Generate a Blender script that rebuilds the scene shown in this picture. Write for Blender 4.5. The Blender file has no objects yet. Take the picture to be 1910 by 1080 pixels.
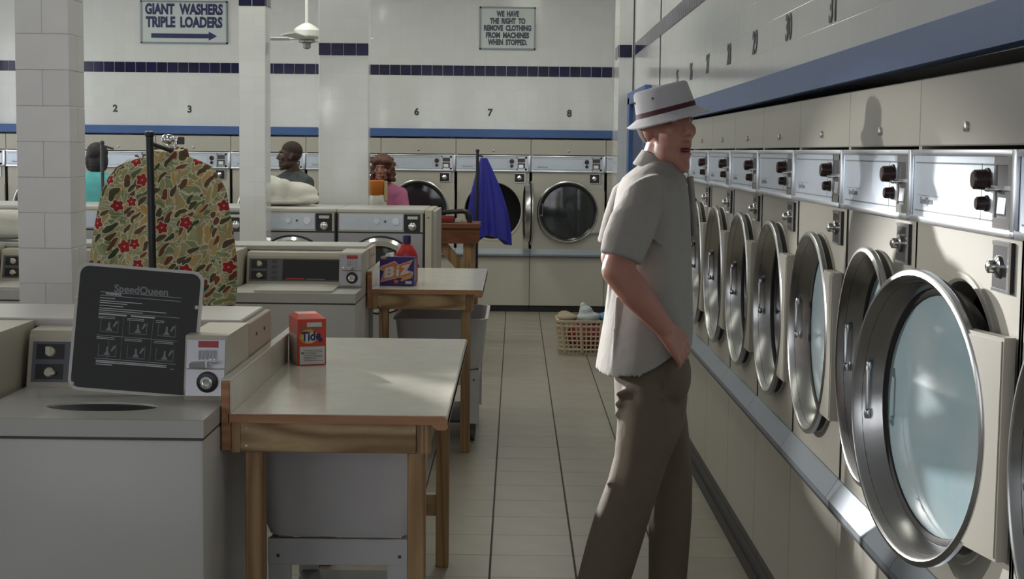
import bpy, bmesh, math, random
from mathutils import Vector, Matrix
random.seed(7)
S = bpy.context.scene
C = S.collection
PI = math.pi
R = math.radians

# ------------------------------------------------------------------ camera
CAM_H = 1.65
pitch, yaw, roll, fpx = 0.0900, -0.0016, 0.0114, 2863.2
fw = Vector((math.sin(yaw)*math.cos(pitch), math.cos(yaw)*math.cos(pitch), -math.sin(pitch)))
rt = Vector((math.cos(yaw), -math.sin(yaw), 0))
up = rt.cross(fw)
rt, up = rt*math.cos(roll)+up*math.sin(roll), up*math.cos(roll)-rt*math.sin(roll)
cd = bpy.data.cameras.new('camera')
cam = bpy.data.objects.new('camera', cd)
C.objects.link(cam)
cd.sensor_width = 36
cd.lens = 36*fpx/1910
cd.clip_end = 200
m = Matrix((rt, up, -fw)).transposed().to_4x4()
m.translation = (0, 0, CAM_H)
cam.matrix_world = m
S.camera = cam

# ------------------------------------------------------------------ sky, lamps, exposure
W = bpy.data.worlds.new('sky')
S.world = W
W.use_nodes = True
bg = W.node_tree.nodes['Background']
bg.inputs[0].default_value = (0.93, 0.95, 1.0, 1)
bg.inputs[1].default_value = 3.0
S.view_settings.view_transform = 'Standard'
S.view_settings.look = 'None'
S.view_settings.gamma = 1
S.view_settings.use_curve_mapping = False
S.view_settings.exposure = -0.40

CEIL = 3.7
def area(name, loc, rot, sx, sy, power, col=(1, 1, 1)):
    l = bpy.data.lights.new(name, 'AREA')
    l.shape = 'RECTANGLE'; l.size = sx; l.size_y = sy; l.energy = power; l.color = col
    o = bpy.data.objects.new(name, l); C.objects.link(o)
    o.location = loc; o.rotation_euler = rot
    return o
for fx in (-4.4, -2.0, 0.1):
    for fy, pw in ((5.6, 9), (9.6, 26), (13.2, 34)):
        area('fluorescent_lamp', (fx, fy, CEIL-0.12), (0, 0, 0), 0.35, 2.4, pw, (0.99, 0.985, 0.86))
# added spot in place of sun from the left, on the man and near dryers
sp = bpy.data.lights.new('added_side_spot', 'SPOT')
sp.energy = 900; sp.spot_size = R(15); sp.spot_blend = 0.25; sp.shadow_soft_size = 0.09; sp.color = (1.0, 0.98, 0.95)
so = bpy.data.objects.new('added_side_spot', sp); C.objects.link(so)
so.location = (-4.6, 6.2, 2.30)
so.scale = (1.9, 1, 1)
so.rotation_euler = (Vector((0.93, 3.95, 1.10))-so.location).to_track_quat('-Z', 'Y').to_euler()

# second added spot, imitates far window light to rim the man's back
s3 = bpy.data.lights.new('added_rim_spot', 'SPOT')
s3.energy = 5200; s3.spot_size = R(12.5); s3.spot_blend = 0.5; s3.shadow_soft_size = 0.08; s3.color = (1.0, 0.99, 0.97)
s3o = bpy.data.objects.new('added_rim_spot', s3); C.objects.link(s3o)
s3o.location = (-3.2, 9.2, 2.65)
s3o.rotation_euler = (Vector((0.36, 4.05, 1.10))-s3o.location).to_track_quat('-Z', 'Y').to_euler()

# ------------------------------------------------------------------ materials
MATS = {}
def pm(name, col, rough=0.5, metal=0.0, var=None, bump=None, spec=0.5, coat=0.0, obj_var=0.0, sub=0.0):
    if name in MATS: return MATS[name]
    mt = bpy.data.materials.new(name); mt.use_nodes = True
    nt = mt.node_tree; b = nt.nodes['Principled BSDF']
    b.inputs['Base Color'].default_value = (*col, 1)
    b.inputs['Roughness'].default_value = rough
    b.inputs['Metallic'].default_value = metal
    b.inputs['Specular IOR Level'].default_value = spec
    b.inputs['Coat Weight'].default_value = coat
    if sub: b.inputs['Subsurface Weight'].default_value = sub; b.inputs['Subsurface Scale'].default_value = 0.01
    tc = nt.nodes.new('ShaderNodeTexCoord')
    src = None
    if var:
        n = nt.nodes.new('ShaderNodeTexNoise'); n.inputs['Scale'].default_value = var[0]; n.inputs['Detail'].default_value = 5
        nt.links.new(tc.outputs['Object'], n.inputs['Vector'])
        r = nt.nodes.new('ShaderNodeMapRange')
        r.inputs['From Min'].default_value = 0.25; r.inputs['From Max'].default_value = 0.75
        r.inputs['To Min'].default_value = 1-var[1]; r.inputs['To Max'].default_value = 1+var[1]
        nt.links.new(n.outputs['Fac'], r.inputs['Value'])
        src = r.outputs[0]
    if obj_var:
        oi = nt.nodes.new('ShaderNodeObjectInfo')
        r2 = nt.nodes.new('ShaderNodeMapRange')
        r2.inputs['To Min'].default_value = 1-obj_var; r2.inputs['To Max'].default_value = 1+obj_var
        nt.links.new(oi.outputs['Random'], r2.inputs['Value'])
        if src:
            mm = nt.nodes.new('ShaderNodeMath'); mm.operation = 'MULTIPLY'
            nt.links.new(src, mm.inputs[0]); nt.links.new(r2.outputs[0], mm.inputs[1]); src = mm.outputs[0]
        else: src = r2.outputs[0]
    if src:
        v = nt.nodes.new('ShaderNodeVectorMath'); v.operation = 'SCALE'
        v.inputs[0].default_value = col
        nt.links.new(src, v.inputs['Scale'])
        nt.links.new(v.outputs[0], b.inputs['Base Color'])
    if bump:
        n2 = nt.nodes.new('ShaderNodeTexNoise'); n2.inputs['Scale'].default_value = bump[0]; n2.inputs['Detail'].default_value = 3
        nt.links.new(tc.outputs['Object'], n2.inputs['Vector'])
        bp = nt.nodes.new('ShaderNodeBump'); bp.inputs['Strength'].default_value = bump[1]; bp.inputs['Distance'].default_value = 0.01
        nt.links.new(n2.outputs['Fac'], bp.inputs['Height']); nt.links.new(bp.outputs[0], b.inputs['Normal'])
    MATS[name] = mt
    return mt

def tile_mat(name, col, grout, size, rough, axes):
    """glazed square tiles with fine grout, laid by a brick texture on the wall's own plane"""
    mt = bpy.data.materials.new(name); mt.use_nodes = True
    nt = mt.node_tree; b = nt.nodes['Principled BSDF']
    tc = nt.nodes.new('ShaderNodeTexCoord')
    sx = nt.nodes.new('ShaderNodeSeparateXYZ'); cx = nt.nodes.new('ShaderNodeCombineXYZ')
    nt.links.new(tc.outputs['Object'], sx.inputs[0])
    nt.links.new(sx.outputs[axes[0]], cx.inputs[0]); nt.links.new(sx.outputs[axes[1]], cx.inputs[1])
    br = nt.nodes.new('ShaderNodeTexBrick')
    br.offset = 0; br.inputs['Scale'].default_value = 1.0
    br.inputs['Brick Width'].default_value = size; br.inputs['Row Height'].default_value = size
    br.inputs['Mortar Size'].default_value = 0.0016; br.inputs['Mortar Smooth'].default_value = 0.3
    br.inputs['Color1'].default_value = (*col, 1); br.inputs['Color2'].default_value = (*[c*0.965 for c in col], 1)
    br.inputs['Mortar'].default_value = (*grout, 1)
    nt.links.new(cx.outputs[0], br.inputs['Vector'])
    nt.links.new(br.outputs['Color'], b.inputs['Base Color'])
    b.inputs['Roughness'].default_value = rough
    n = nt.nodes.new('ShaderNodeTexNoise'); n.inputs['Scale'].default_value = 5.5; n.inputs['Detail'].default_value = 2
    nt.links.new(tc.outputs['Object'], n.inputs['Vector'])
    ad = nt.nodes.new('ShaderNodeMath'); ad.operation = 'MULTIPLY_ADD'
    ad.inputs[1].default_value = -0.6
    nt.links.new(br.outputs['Fac'], ad.inputs[0]); nt.links.new(n.outputs['Fac'], ad.inputs[2])
    bp = nt.nodes.new('ShaderNodeBump'); bp.inputs['Strength'].default_value = 0.25; bp.inputs['Distance'].default_value = 0.004
    nt.links.new(ad.outputs[0], bp.inputs['Height']); nt.links.new(bp.outputs[0], b.inputs['Normal'])
    return mt

def wood_mat(name, c1, c2, axis, scale=7.0, stretch=0.12):
    mt = bpy.data.materials.new(name); mt.use_nodes = True
    nt = mt.node_tree; b = nt.nodes['Principled BSDF']
    tc = nt.nodes.new('ShaderNodeTexCoord'); mp = nt.nodes.new('ShaderNodeMapping')
    sc = [1.0, 1.0, 1.0]; sc[axis] = stretch
    mp.inputs['Scale'].default_value = sc
    nt.links.new(tc.outputs['Object'], mp.inputs[0])
    n = nt.nodes.new('ShaderNodeTexNoise'); n.inputs['Scale'].default_value = scale; n.inputs['Detail'].default_value = 1.0
    nt.links.new(mp.outputs[0], n.inputs['Vector'])
    ml = nt.nodes.new('ShaderNodeMath'); ml.operation = 'MULTIPLY'; ml.inputs[1].default_value = 13.0
    fr = nt.nodes.new('ShaderNodeMath'); fr.operation = 'PINGPONG'; fr.inputs[1].default_value = 1.0
    nt.links.new(n.outputs['Fac'], ml.inputs[0]); nt.links.new(ml.outputs[0], fr.inputs[0])
    cr = nt.nodes.new('ShaderNodeValToRGB')
    cr.color_ramp.elements[0].color = (*c1, 1); cr.color_ramp.elements[1].color = (*c2, 1)
    cr.color_ramp.elements[0].position = 0.15; cr.color_ramp.elements[1].position = 0.8
    nt.links.new(fr.outputs[0], cr.inputs[0])
    n2 = nt.nodes.new('ShaderNodeTexNoise'); n2.inputs['Scale'].default_value = 90; n2.inputs['Detail'].default_value = 4
    nt.links.new(mp.outputs[0], n2.inputs['Vector'])
    mx = nt.nodes.new('ShaderNodeMix'); mx.data_type = 'RGBA'; mx.blend_type = 'MULTIPLY'; mx.inputs['Factor'].default_value = 0.35
    nt.links.new(cr.outputs[0], mx.inputs['A']); nt.links.new(n2.outputs['Fac'], mx.inputs['B'])
    nt.links.new(mx.outputs['Result'], b.inputs['Base Color'])
    b.inputs['Roughness'].default_value = 0.5
    MATS[name] = mt
    return mt

def glass_mat(name, tint, milk=0.0):
    """thin door glass: clear with a fresnel mirror and a soap film, whitened for doors that look lit"""
    mt = bpy.data.materials.new(name); mt.use_nodes = True
    nt = mt.node_tree; nt.nodes.remove(nt.nodes['Principled BSDF'])
    out = nt.nodes['Material Output']
    tr = nt.nodes.new('ShaderNodeBsdfTransparent'); tr.inputs[0].default_value = (*tint, 1)
    gl = nt.nodes.new('ShaderNodeBsdfGlossy'); gl.inputs['Roughness'].default_value = 0.06
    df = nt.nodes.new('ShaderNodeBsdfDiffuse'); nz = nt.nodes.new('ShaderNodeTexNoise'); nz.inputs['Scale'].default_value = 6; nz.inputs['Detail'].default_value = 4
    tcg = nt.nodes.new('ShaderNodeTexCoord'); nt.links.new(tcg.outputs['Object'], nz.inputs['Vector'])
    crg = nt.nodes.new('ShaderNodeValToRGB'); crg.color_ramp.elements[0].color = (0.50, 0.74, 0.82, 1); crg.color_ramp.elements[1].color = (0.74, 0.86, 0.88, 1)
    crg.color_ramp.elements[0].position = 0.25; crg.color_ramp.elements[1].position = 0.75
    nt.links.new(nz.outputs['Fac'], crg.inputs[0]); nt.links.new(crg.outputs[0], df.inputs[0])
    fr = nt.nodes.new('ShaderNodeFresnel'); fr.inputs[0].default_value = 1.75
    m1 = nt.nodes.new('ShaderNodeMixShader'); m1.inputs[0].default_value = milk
    m2 = nt.nodes.new('ShaderNodeMixShader')
    nt.links.new(tr.outputs[0], m1.inputs[1]); nt.links.new(df.outputs[0], m1.inputs[2])
    nt.links.new(fr.outputs[0], m2.inputs[0]); nt.links.new(m1.outputs[0], m2.inputs[1]); nt.links.new(gl.outputs[0], m2.inputs[2])
    nt.links.new(m2.outputs[0], out.inputs[0])
    MATS[name] = mt
    return mt

def floral_mat():
    """printed leaves in several directions with pale outlines, and five-petalled red blossoms"""
    mt = bpy.data.materials.new('floral_print'); mt.use_nodes = True
    nt = mt.node_tree; b = nt.nodes['Principled BSDF']; b.inputs['Roughness'].default_value = 0.85
    L = nt.links.new; N = nt.nodes.new
    tc = N('ShaderNodeTexCoord')
    sp_ = N('ShaderNodeSeparateXYZ'); L(tc.outputs['Object'], sp_.inputs[0])
    cb = N('ShaderNodeCombineXYZ'); L(sp_.outputs[0], cb.inputs[0]); L(sp_.outputs[2], cb.inputs[1])
    def M(op, a, c=None, **k):
        n = N('ShaderNodeMath'); n.operation = op
        for i, v in enumerate((a, c)):
            if v is None: continue
            if isinstance(v, (int, float)): n.inputs[i].default_value = v
            else: L(v, n.inputs[i])
        return n.outputs[0]
    dn = N('ShaderNodeTexNoise'); dn.inputs['Scale'].default_value = 9; dn.inputs['Detail'].default_value = 1.5; L(cb.outputs[0], dn.inputs['Vector'])
    sb = N('ShaderNodeVectorMath'); sb.operation = 'SUBTRACT'; sb.inputs[1].default_value = (0.5, 0.5, 0.5); L(dn.outputs['Color'], sb.inputs[0])
    s2 = N('ShaderNodeVectorMath'); s2.operation = 'SCALE'; s2.inputs['Scale'].default_value = 0.09; L(sb.outputs[0], s2.inputs[0])
    av = N('ShaderNodeVectorMath'); av.operation = 'ADD'; L(cb.outputs[0], av.inputs[0]); L(s2.outputs[0], av.inputs[1])
    def mix(f, a, c):
        m_ = N('ShaderNodeMix'); m_.data_type = 'RGBA'
        L(f, m_.inputs['Factor'])
        for k, v in (('A', a), ('B', c)):
            if isinstance(v, tuple): m_.inputs[k].default_value = (*v, 1)
            else: L(v, m_.inputs[k])
        return m_.outputs['Result']
    col = mix(dn.outputs['Fac'], (0.42, 0.31, 0.15), (0.30, 0.32, 0.18))
    CREAMC = (0.60, 0.58, 0.42)
    for rot, off, sx, sy, c1, c2, pick in ((0.5, 0.0, 14, 29, (0.24, 0.27, 0.12), (0.46, 0.33, 0.14), 0.25), (-0.8, 3.1, 13, 31, (0.05, 0.085, 0.035), (0.22, 0.28, 0.13), 0.40),
                                           (1.35, 7.7, 15, 28, (0.50, 0.24, 0.06), (0.56, 0.40, 0.18), 0.52), (0.1, 5.3, 12, 36, (0.36, 0.38, 0.22), (0.20, 0.24, 0.10), 0.30), (-1.2, 9.1, 11, 33, (0.52, 0.34, 0.13), (0.30, 0.31, 0.16), 0.45), (2.3, 11.3, 15, 37, (0.045, 0.075, 0.035), (0.20, 0.05, 0.03), 0.55)):
        mp = N('ShaderNodeMapping'); mp.inputs['Rotation'].default_value = (0, 0, rot); mp.inputs['Location'].default_value = (off, off, 0)
        L(av.outputs[0], mp.inputs[0])
        m2 = N('ShaderNodeMapping'); m2.inputs['Scale'].default_value = (sx, sy, 1); L(mp.outputs[0], m2.inputs[0])
        v = N('ShaderNodeTexVoronoi'); v.voronoi_dimensions = '2D'; v.inputs['Scale'].default_value = 1; L(m2.outputs[0], v.inputs['Vector'])
        sc = N('ShaderNodeSeparateColor'); L(v.outputs['Color'], sc.inputs[0])
        on = M('GREATER_THAN', sc.outputs[1], pick)
        lc = mix(sc.outputs[0], c1, c2)
        outl = M('MULTIPLY', on, M('LESS_THAN', v.outputs['Distance'], 0.49))
        fill = M('MULTIPLY', on, M('LESS_THAN', v.outputs['Distance'], 0.40))
        col = mix(fill, mix(outl, col, CREAMC), lc)
    v = N('ShaderNodeTexVoronoi'); v.voronoi_dimensions = '2D'; v.inputs['Scale'].default_value = 10.5; v.inputs['Randomness'].default_value = 0.85; L(cb.outputs[0], v.inputs['Vector'])
    df = N('ShaderNodeVectorMath'); df.operation = 'SUBTRACT'; L(cb.outputs[0], df.inputs[0]); L(v.outputs['Position'], df.inputs[1])
    ds = N('ShaderNodeSeparateXYZ'); L(df.outputs[0], ds.inputs[0])
    sc = N('ShaderNodeSeparateColor'); L(v.outputs['Color'], sc.inputs[0])
    ang = M('ADD', M('ARCTAN2', ds.outputs[1], ds.outputs[0]), M('MULTIPLY', sc.outputs[2], 6.0))
    pet = M('MULTIPLY', M('COSINE', M('MULTIPLY', ang, 5.0)), 0.045)
    lim = M('ADD', pet, M('ADD', M('MULTIPLY', sc.outputs[0], 0.10), 0.19))
    on = M('GREATER_THAN', sc.outputs[1], 0.60)
    edge = M('MULTIPLY', on, M('LESS_THAN', v.outputs['Distance'], M('ADD', lim, 0.045)))
    ins = M('MULTIPLY', on, M('LESS_THAN', v.outputs['Distance'], lim))
    cen = M('MULTIPLY', on, M('LESS_THAN', v.outputs['Distance'], 0.05))
    col = mix(edge, col, CREAMC)
    col = mix(ins, col, (0.36, 0.018, 0.022))
    col = mix(cen, col, (0.55, 0.25, 0.18))
    L(col, b.inputs['Base Color'])
    return mt

CREAM = pm('cream_enamel', (0.44, 0.42, 0.365), 0.38, var=(3, 0.04))
WHITE_EN = pm('white_enamel', (0.50, 0.49, 0.46), 0.30, var=(4, 0.03))
BEIGE = pm('beige_enamel', (0.46, 0.43, 0.35), 0.36, var=(4, 0.03))
ALU = pm('brushed_aluminium', (0.60, 0.66, 0.74), 0.42, 0.75, var=(30, 0.04))
ALU_B = pm('bright_aluminium_trim', (0.75, 0.78, 0.82), 0.28, 0.85)
STEEL = pm('stainless_steel', (0.50, 0.50, 0.50), 0.24, 1.0)
STEEL_D = pm('brushed_stainless_front', (0.40, 0.40, 0.42), 0.40, 0.85)
CHROME = pm('chrome', (0.80, 0.80, 0.80), 0.12, 1.0)
BLACK = pm('black_plastic', (0.012, 0.012, 0.013), 0.35)
DARKG = pm('dark_grey_metal', (0.06, 0.06, 0.065), 0.5)
DRUM = pm('dark_drum_metal', (0.025, 0.024, 0.022), 0.45, 0.3)
RUBBER = pm('black_rubber', (0.018, 0.016, 0.014), 0.7)
BROWN_K = pm('dark_brown_knob', (0.03, 0.014, 0.010), 0.25)
BLUE_P = pm('blue_gloss_paint', (0.050, 0.115, 0.30), 0.35, var=(2.5, 0.12))
BLUE_SHADE = pm('shaded_blue_paint', (0.012, 0.030, 0.11), 0.4)
NAVY = pm('navy_glazed_tile', (0.008, 0.007, 0.045), 0.10, obj_var=0.25)
WHITE_PL = pm('white_plastic', (0.62, 0.61, 0.62), 0.42, var=(5, 0.04))
WHITE_WD = pm('white_painted_wood', (0.60, 0.60, 0.62), 0.5, var=(6, 0.03))
LAMI = pm('cream_laminate', (0.60, 0.58, 0.50), 0.16, var=(14, 0.05))
LETTER = pm('navy_lettering', (0.012, 0.012, 0.09), 0.5)
LETTER_G = pm('dark_grey_lettering', (0.05, 0.05, 0.055), 0.5)
PRINT_W = pm('white_print', (0.55, 0.56, 0.56), 0.6)
PRINT_G = pm('grey_print', (0.22, 0.23, 0.24), 0.6)
SIGN_W = pm('sign_white', (0.52, 0.57, 0.56), 0.45)
WALLW = pm('white_wall_paint', (0.66, 0.67, 0.66), 0.6)
SKIN = pm('skin', (0.36, 0.165, 0.12), 0.55, var=(25, 0.06), sub=0.08)
SKIN_D = pm('dark_skin', (0.055, 0.026, 0.018), 0.5, var=(25, 0.08))
TILE_B = tile_mat('white_glazed_tile_xz', (0.66, 0.67, 0.66), (0.61, 0.62, 0.61), 0.108, 0.09, (0, 2))
TILE_R = tile_mat('white_glazed_tile_yz', (0.64, 0.65, 0.65), (0.59, 0.60, 0.60), 0.108, 0.12, (1, 2))
WOOD_X = wood_mat('pine_grain_x', (0.27, 0.155, 0.060), (0.55, 0.38, 0.19), 0, 6.5, 0.22)
WOOD_Z = wood_mat('pine_grain_z', (0.30, 0.165, 0.070), (0.48, 0.30, 0.14), 2, 14, 0.06)
WOOD_Y = wood_mat('pine_grain_y', (0.30, 0.165, 0.070), (0.48, 0.30, 0.14), 1, 14, 0.06)
WOOD_R = wood_mat('reddish_plywood_edge', (0.42, 0.17, 0.075), (0.52, 0.26, 0.12), 0, 10, 0.1)
WOOD_RED = wood_mat('red_stained_wood', (0.16, 0.048, 0.018), (0.22, 0.075, 0.03), 0, 6, 0.15)
GLASS = glass_mat('door_glass', (0.55, 0.57, 0.56), 0.02)
GLASS_LIT = glass_mat('filmed_door_glass', (0.75, 0.80, 0.82), 0.55)
FLORAL = floral_mat()

# ------------------------------------------------------------------ mesh helpers
class B:
    def __init__(s): s.bm = bmesh.new()
    def _face(s, vs):
        try: return s.bm.faces.new(vs)
        except ValueError: return None
    def box(s, x0, x1, y0, y1, z0, z1, bev=0.0, seg=2):
        r = bmesh.ops.create_cube(s.bm, size=1)
        vs = r['verts']
        for v in vs:
            v.co = Vector(((x0+x1)/2+v.co.x*(x1-x0), (y0+y1)/2+v.co.y*(y1-y0), (z0+z1)/2+v.co.z*(z1-z0)))
        if bev:
            es = list({e for v in vs for e in v.link_edges})
            bmesh.ops.bevel(s.bm, geom=es, offset=bev, segments=seg, profile=0.5, affect='EDGES')
        return s
    def loft(s, rings, cap=True, closed=False):
        V = [[s.bm.verts.new(p) for p in r] for r in rings]
        n = len(V[0]); k = len(V)
        for i in range(k if closed else k-1):
            a, b2 = V[i], V[(i+1) % k]
            for j in range(n):
                s._face((a[j], a[(j+1) % n], b2[(j+1) % n], b2[j]))
        if cap and not closed:
            s._face(list(reversed(V[0]))); s._face(V[-1])
        return s
    def sheet(s, rows):
        V = [[s.bm.verts.new(p) for p in r] for r in rows]
        for i in range(len(V)-1):
            for j in range(len(V[0])-1):
                s._face((V[i][j], V[i][j+1], V[i+1][j+1], V[i+1][j]))
        return s
    def prism(s, pts, axis, a, b):
        def P(u, v, w):
            return {'x': (w, u, v), 'y': (u, w, v), 'z': (u, v, w)}[axis]
        return s.loft([[P(u, v, a) for u, v in pts], [P(u, v, b) for u, v in pts]])
    def tube(s, pts, r, seg=8, cap=True):
        pts = [Vector(p) for p in pts]
        rr = r if isinstance(r, (list, tuple)) else [r]*len(pts)
        rings = []
        for i, p in enumerate(pts):
            t = (pts[min(i+1, len(pts)-1)]-pts[max(i-1, 0)]).normalized()
            ref = Vector((0, 0, 1)) if abs(t.z) < 0.9 else Vector((1, 0, 0))
            a = t.cross(ref).normalized(); b2 = t.cross(a)
            rings.append([p+(a*math.cos(2*PI*j/seg)+b2*math.sin(2*PI*j/seg))*rr[i] for j in range(seg)])
        return s.loft(rings, cap)
    def lathe(s, prof, c, axis, seg=32, closed=False, cap=True):
        """prof: (radius, height along axis) list"""
        c = Vector(c); ax = {'x': 0, 'y': 1, 'z': 2}[axis]
        o1, o2 = [(1, 2), (2, 0), (0, 1)][ax]
        rings = []
        for r, h in prof:
            ring = []
            for j in range(seg):
                p = [0, 0, 0]; p[ax] = h
                p[o1] = r*math.cos(2*PI*j/seg); p[o2] = r*math.sin(2*PI*j/seg)
                ring.append(c+Vector(p))
            rings.append(ring)
        return s.loft(rings, cap, closed)
    def ell(s, c, r, rot=None, seg=16):
        mm = Matrix.Translation(c)
        if rot is not None: mm = mm @ rot.to_4x4()
        mm = mm @ Matrix.Diagonal((*r, 1))
        bmesh.ops.create_uvsphere(s.bm, u_segments=seg, v_segments=max(6, seg*2//3), radius=1, matrix=mm)
        return s
    def capsule(s, p0, r0, p1, r1, seg=14, flat=None):
        p0, p1 = Vector(p0), Vector(p1)
        d = p1-p0; L = d.length; t = d/L
        pts = []; rr = []
        for k in range(5):
            a = PI/2*(1-k/4); pts.append(p0-t*r0*math.sin(a)*0.98); rr.append(max(r0*math.cos(a), r0*0.06))
        for k in range(5):
            a = PI/2*(k/4); pts.append(p1+t*r1*math.sin(a)*0.98); rr.append(max(r1*math.cos(a), r1*0.06))
        ref = Vector((0, 0, 1)) if abs(t.z) < 0.9 else Vector((1, 0, 0))
        a1 = t.cross(ref).normalized(); b1 = t.cross(a1)
        return s.loft([[p+(a1*math.cos(2*PI*j/seg)+b1*math.sin(2*PI*j/seg))*q for j in range(seg)] for p, q in zip(pts, rr)])
    def hole_plate(s, u0, u1, v0, v1, cu, cv, ru, rv, mp, seg=48):
        """flat rectangle with an elliptical hole, mapped by mp(u, v)"""
        ang = [2*PI*j/seg for j in range(seg)]
        for (x, y) in ((u0, v0), (u1, v0), (u1, v1), (u0, v1)):
            ang.append(math.atan2(y-cv, x-cu) % (2*PI))
        ang = sorted(set(round(a, 5) for a in ang))
        inn, out = [], []
        for a in ang:
            ca, sa = math.cos(a), math.sin(a)
            # ellipse point in direction of the angle
            k = 1/math.sqrt((ca/ru)**2+(sa/rv)**2)
            inn.append(s.bm.verts.new(mp(cu+ca*k, cv+sa*k)))
            ts = []
            if ca > 1e-9: ts.append((u1-cu)/ca)
            if ca < -1e-9: ts.append((u0-cu)/ca)
            if sa > 1e-9: ts.append((v1-cv)/sa)
            if sa < -1e-9: ts.append((v0-cv)/sa)
            t = min(ts)
            out.append(s.bm.verts.new(mp(cu+ca*t, cv+sa*t)))
        n = len(ang)
        for j in range(n):
            s._face((inn[j], inn[(j+1) % n], out[(j+1) % n], out[j]))
        return s
    def mesh(s, name, smooth=None):
        bmesh.ops.recalc_face_normals(s.bm, faces=s.bm.faces)
        me = bpy.data.meshes.new(name); s.bm.to_mesh(me); s.bm.free()
        if smooth:
            for p in me.polygons: p.use_smooth = True
            me.set_sharp_from_angle(angle=R(smooth))
        return me
    def done(s, name, mat, parent=None, loc=(0, 0, 0), smooth=None, xf=None):
        if xf is not None: bmesh.ops.transform(s.bm, matrix=xf, verts=s.bm.verts)
        me = s.mesh(name, smooth)
        me.materials.append(mat)
        return put(name, me, parent, loc)

def put(name, me, parent=None, loc=(0, 0, 0), rot=None):
    o = bpy.data.objects.new(name, me); C.objects.link(o)
    o.parent = parent; o.location = loc
    if rot: o.rotation_euler = rot
    return o
def tag(o, label, cat, group=None):
    o['label'] = label; o['category'] = cat
    if group: o['group'] = group
    return o
def thing(name, label, cat, loc=(0, 0, 0), rz=0.0, group=None):
    o = bpy.data.objects.new(name, None); C.objects.link(o)
    o.empty_display_size = 0.1
    o.location = loc; o.rotation_euler = (0, 0, rz)
    return tag(o, label, cat, group)
def struct(o):
    o['kind'] = 'structure'; return o
def dup(root, parent=None):
    c = root.copy(); C.objects.link(c); c.parent = parent
    for ch in list(root.children): dup(ch, c)
    return c
def remesh(b, name, mat, parent, voxel, smooth=4, fac=0.5, loc=(0, 0, 0)):
    """fuse overlapping closed pieces into one continuous skin"""
    me = b.mesh(name)
    o = bpy.data.objects.new(name, me); C.objects.link(o)
    md = o.modifiers.new('fuse', 'REMESH'); md.mode = 'VOXEL'; md.voxel_size = voxel; md.use_smooth_shade = True
    if smooth:
        sm = o.modifiers.new('soft', 'SMOOTH'); sm.iterations = smooth; sm.factor = fac
    dg = bpy.context.evaluated_depsgraph_get()
    nm = bpy.data.meshes.new_from_object(o.evaluated_get(dg))
    bpy.data.objects.remove(o); bpy.data.meshes.remove(me)
    nm.name = name
    nm.materials.clear(); nm.materials.append(mat)
    for p in nm.polygons: p.use_smooth = True
    return put(name, nm, parent, loc)
FACE_Y = Matrix.Rotation(PI/2, 4, 'X')            # lettering that faces -Y
def text(name, body, size, mat, parent, M, bold=0.0, ext=0.0006, sx=1.0, shear=0.0, align='CENTER'):
    cu = bpy.data.curves.new(name, 'FONT')
    cu.body = body; cu.size = size; cu.extrude = ext; cu.offset = bold; cu.shear = shear
    cu.align_x = align; cu.align_y = 'CENTER'; cu.resolution_u = 3
    o = bpy.data.objects.new(name, cu); C.objects.link(o)
    dg = bpy.context.evaluated_depsgraph_get()
    me = bpy.data.meshes.new_from_object(o.evaluated_get(dg))
    bpy.data.objects.remove(o); bpy.data.curves.remove(cu)
    me.name = name
    me.transform(Matrix.Diagonal((sx, 1, 1, 1)))
    me.materials.clear(); me.materials.append(mat)
    ob = put(name, me, parent)
    ob.matrix_local = M
    return ob
def T(x, y, z): return Matrix.Translation((x, y, z))

# ================================================================== the room
XR, YB = 0.975, 15.78          # faces of the right wall and the back wall above the dryers
XL, YF = -6.2, -4.0
GROUT = pm('dark_grout', (0.055, 0.05, 0.045), 0.9)
FLOORM = pm('beige_floor_tile', (0.30, 0.275, 0.225), 0.33, var=(6, 0.10), obj_var=0.05)
floor = struct(B().box(XL-0.2, 2.1, YF-0.2, 17.1, -0.12, -0.004).done('floor', GROUT))
PX, PY = 0.3385, 0.330
tb = B().box(0.0035, PX-0.0035, 0.0012, PY-0.0012, -0.012, 0.0, 0.0015, 1)
tile_me = tb.mesh('tile'); tile_me.materials.append(FLOORM)
far_b = B()
for i in range(-19, 3):
    for j in range(-13, 49):
        x0, y0 = 0.254+i*PX, 4.52+j*PY
        if x0 > 0.93 or y0 > 15.85 or x0 < XL or y0 < YF: continue
        if -4 <= i <= 1 and 2 <= j <= 34:
            put('tile', tile_me, floor, (x0, y0, 0))
        else:
            far_b.box(x0+0.0035, x0+PX-0.0035, y0+0.0012, y0+PY-0.0012, -0.012, 0.0)
o = far_b.done('floor_tiles', FLOORM, floor); o['kind'] = 'stuff'

b = B()
b.box(XL-0.2, 1.2, YB, YB+0.17, 1.80, CEIL); b.box(XL-0.2, 2.0, 16.80, 16.95, 0, CEIL)
wall_back = struct(b.done('wall_back', TILE_B))
b = B()
b.box(XR, XR+0.17, 2.03, 10.6, 1.86, CEIL); b.box(XR, XR+0.17, YF, 2.06, 0, CEIL); b.box(XR, XR+0.17, 10.53, 16.8, 0, CEIL)
b.box(1.95, 2.05, YF, 16.8, 0, CEIL)
wall_right = struct(b.done('wall_right', TILE_R))
b = B()
yw = [(1.6, 3.6), (8.4, 10.5), (10.8, 12.9), (13.2, 15.3)]
yy = YF-0.2
for a, c in yw:
    b.box(XL-0.18, XL, yy, a, 0, CEIL); b.box(XL-0.18, XL, a, c, 0, 0.9); b.box(XL-0.18, XL, a, c, 3.05, CEIL); yy = c
b.box(XL-0.18, XL, yy, 16.95, 0, CEIL)
wall_left = struct(b.done('wall_left', WALLW))
b = B()
xw = [(-5.7, -3.7), (-3.4, -1.4), (-1.1, 0.7)]
xx = XL-0.2
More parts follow.
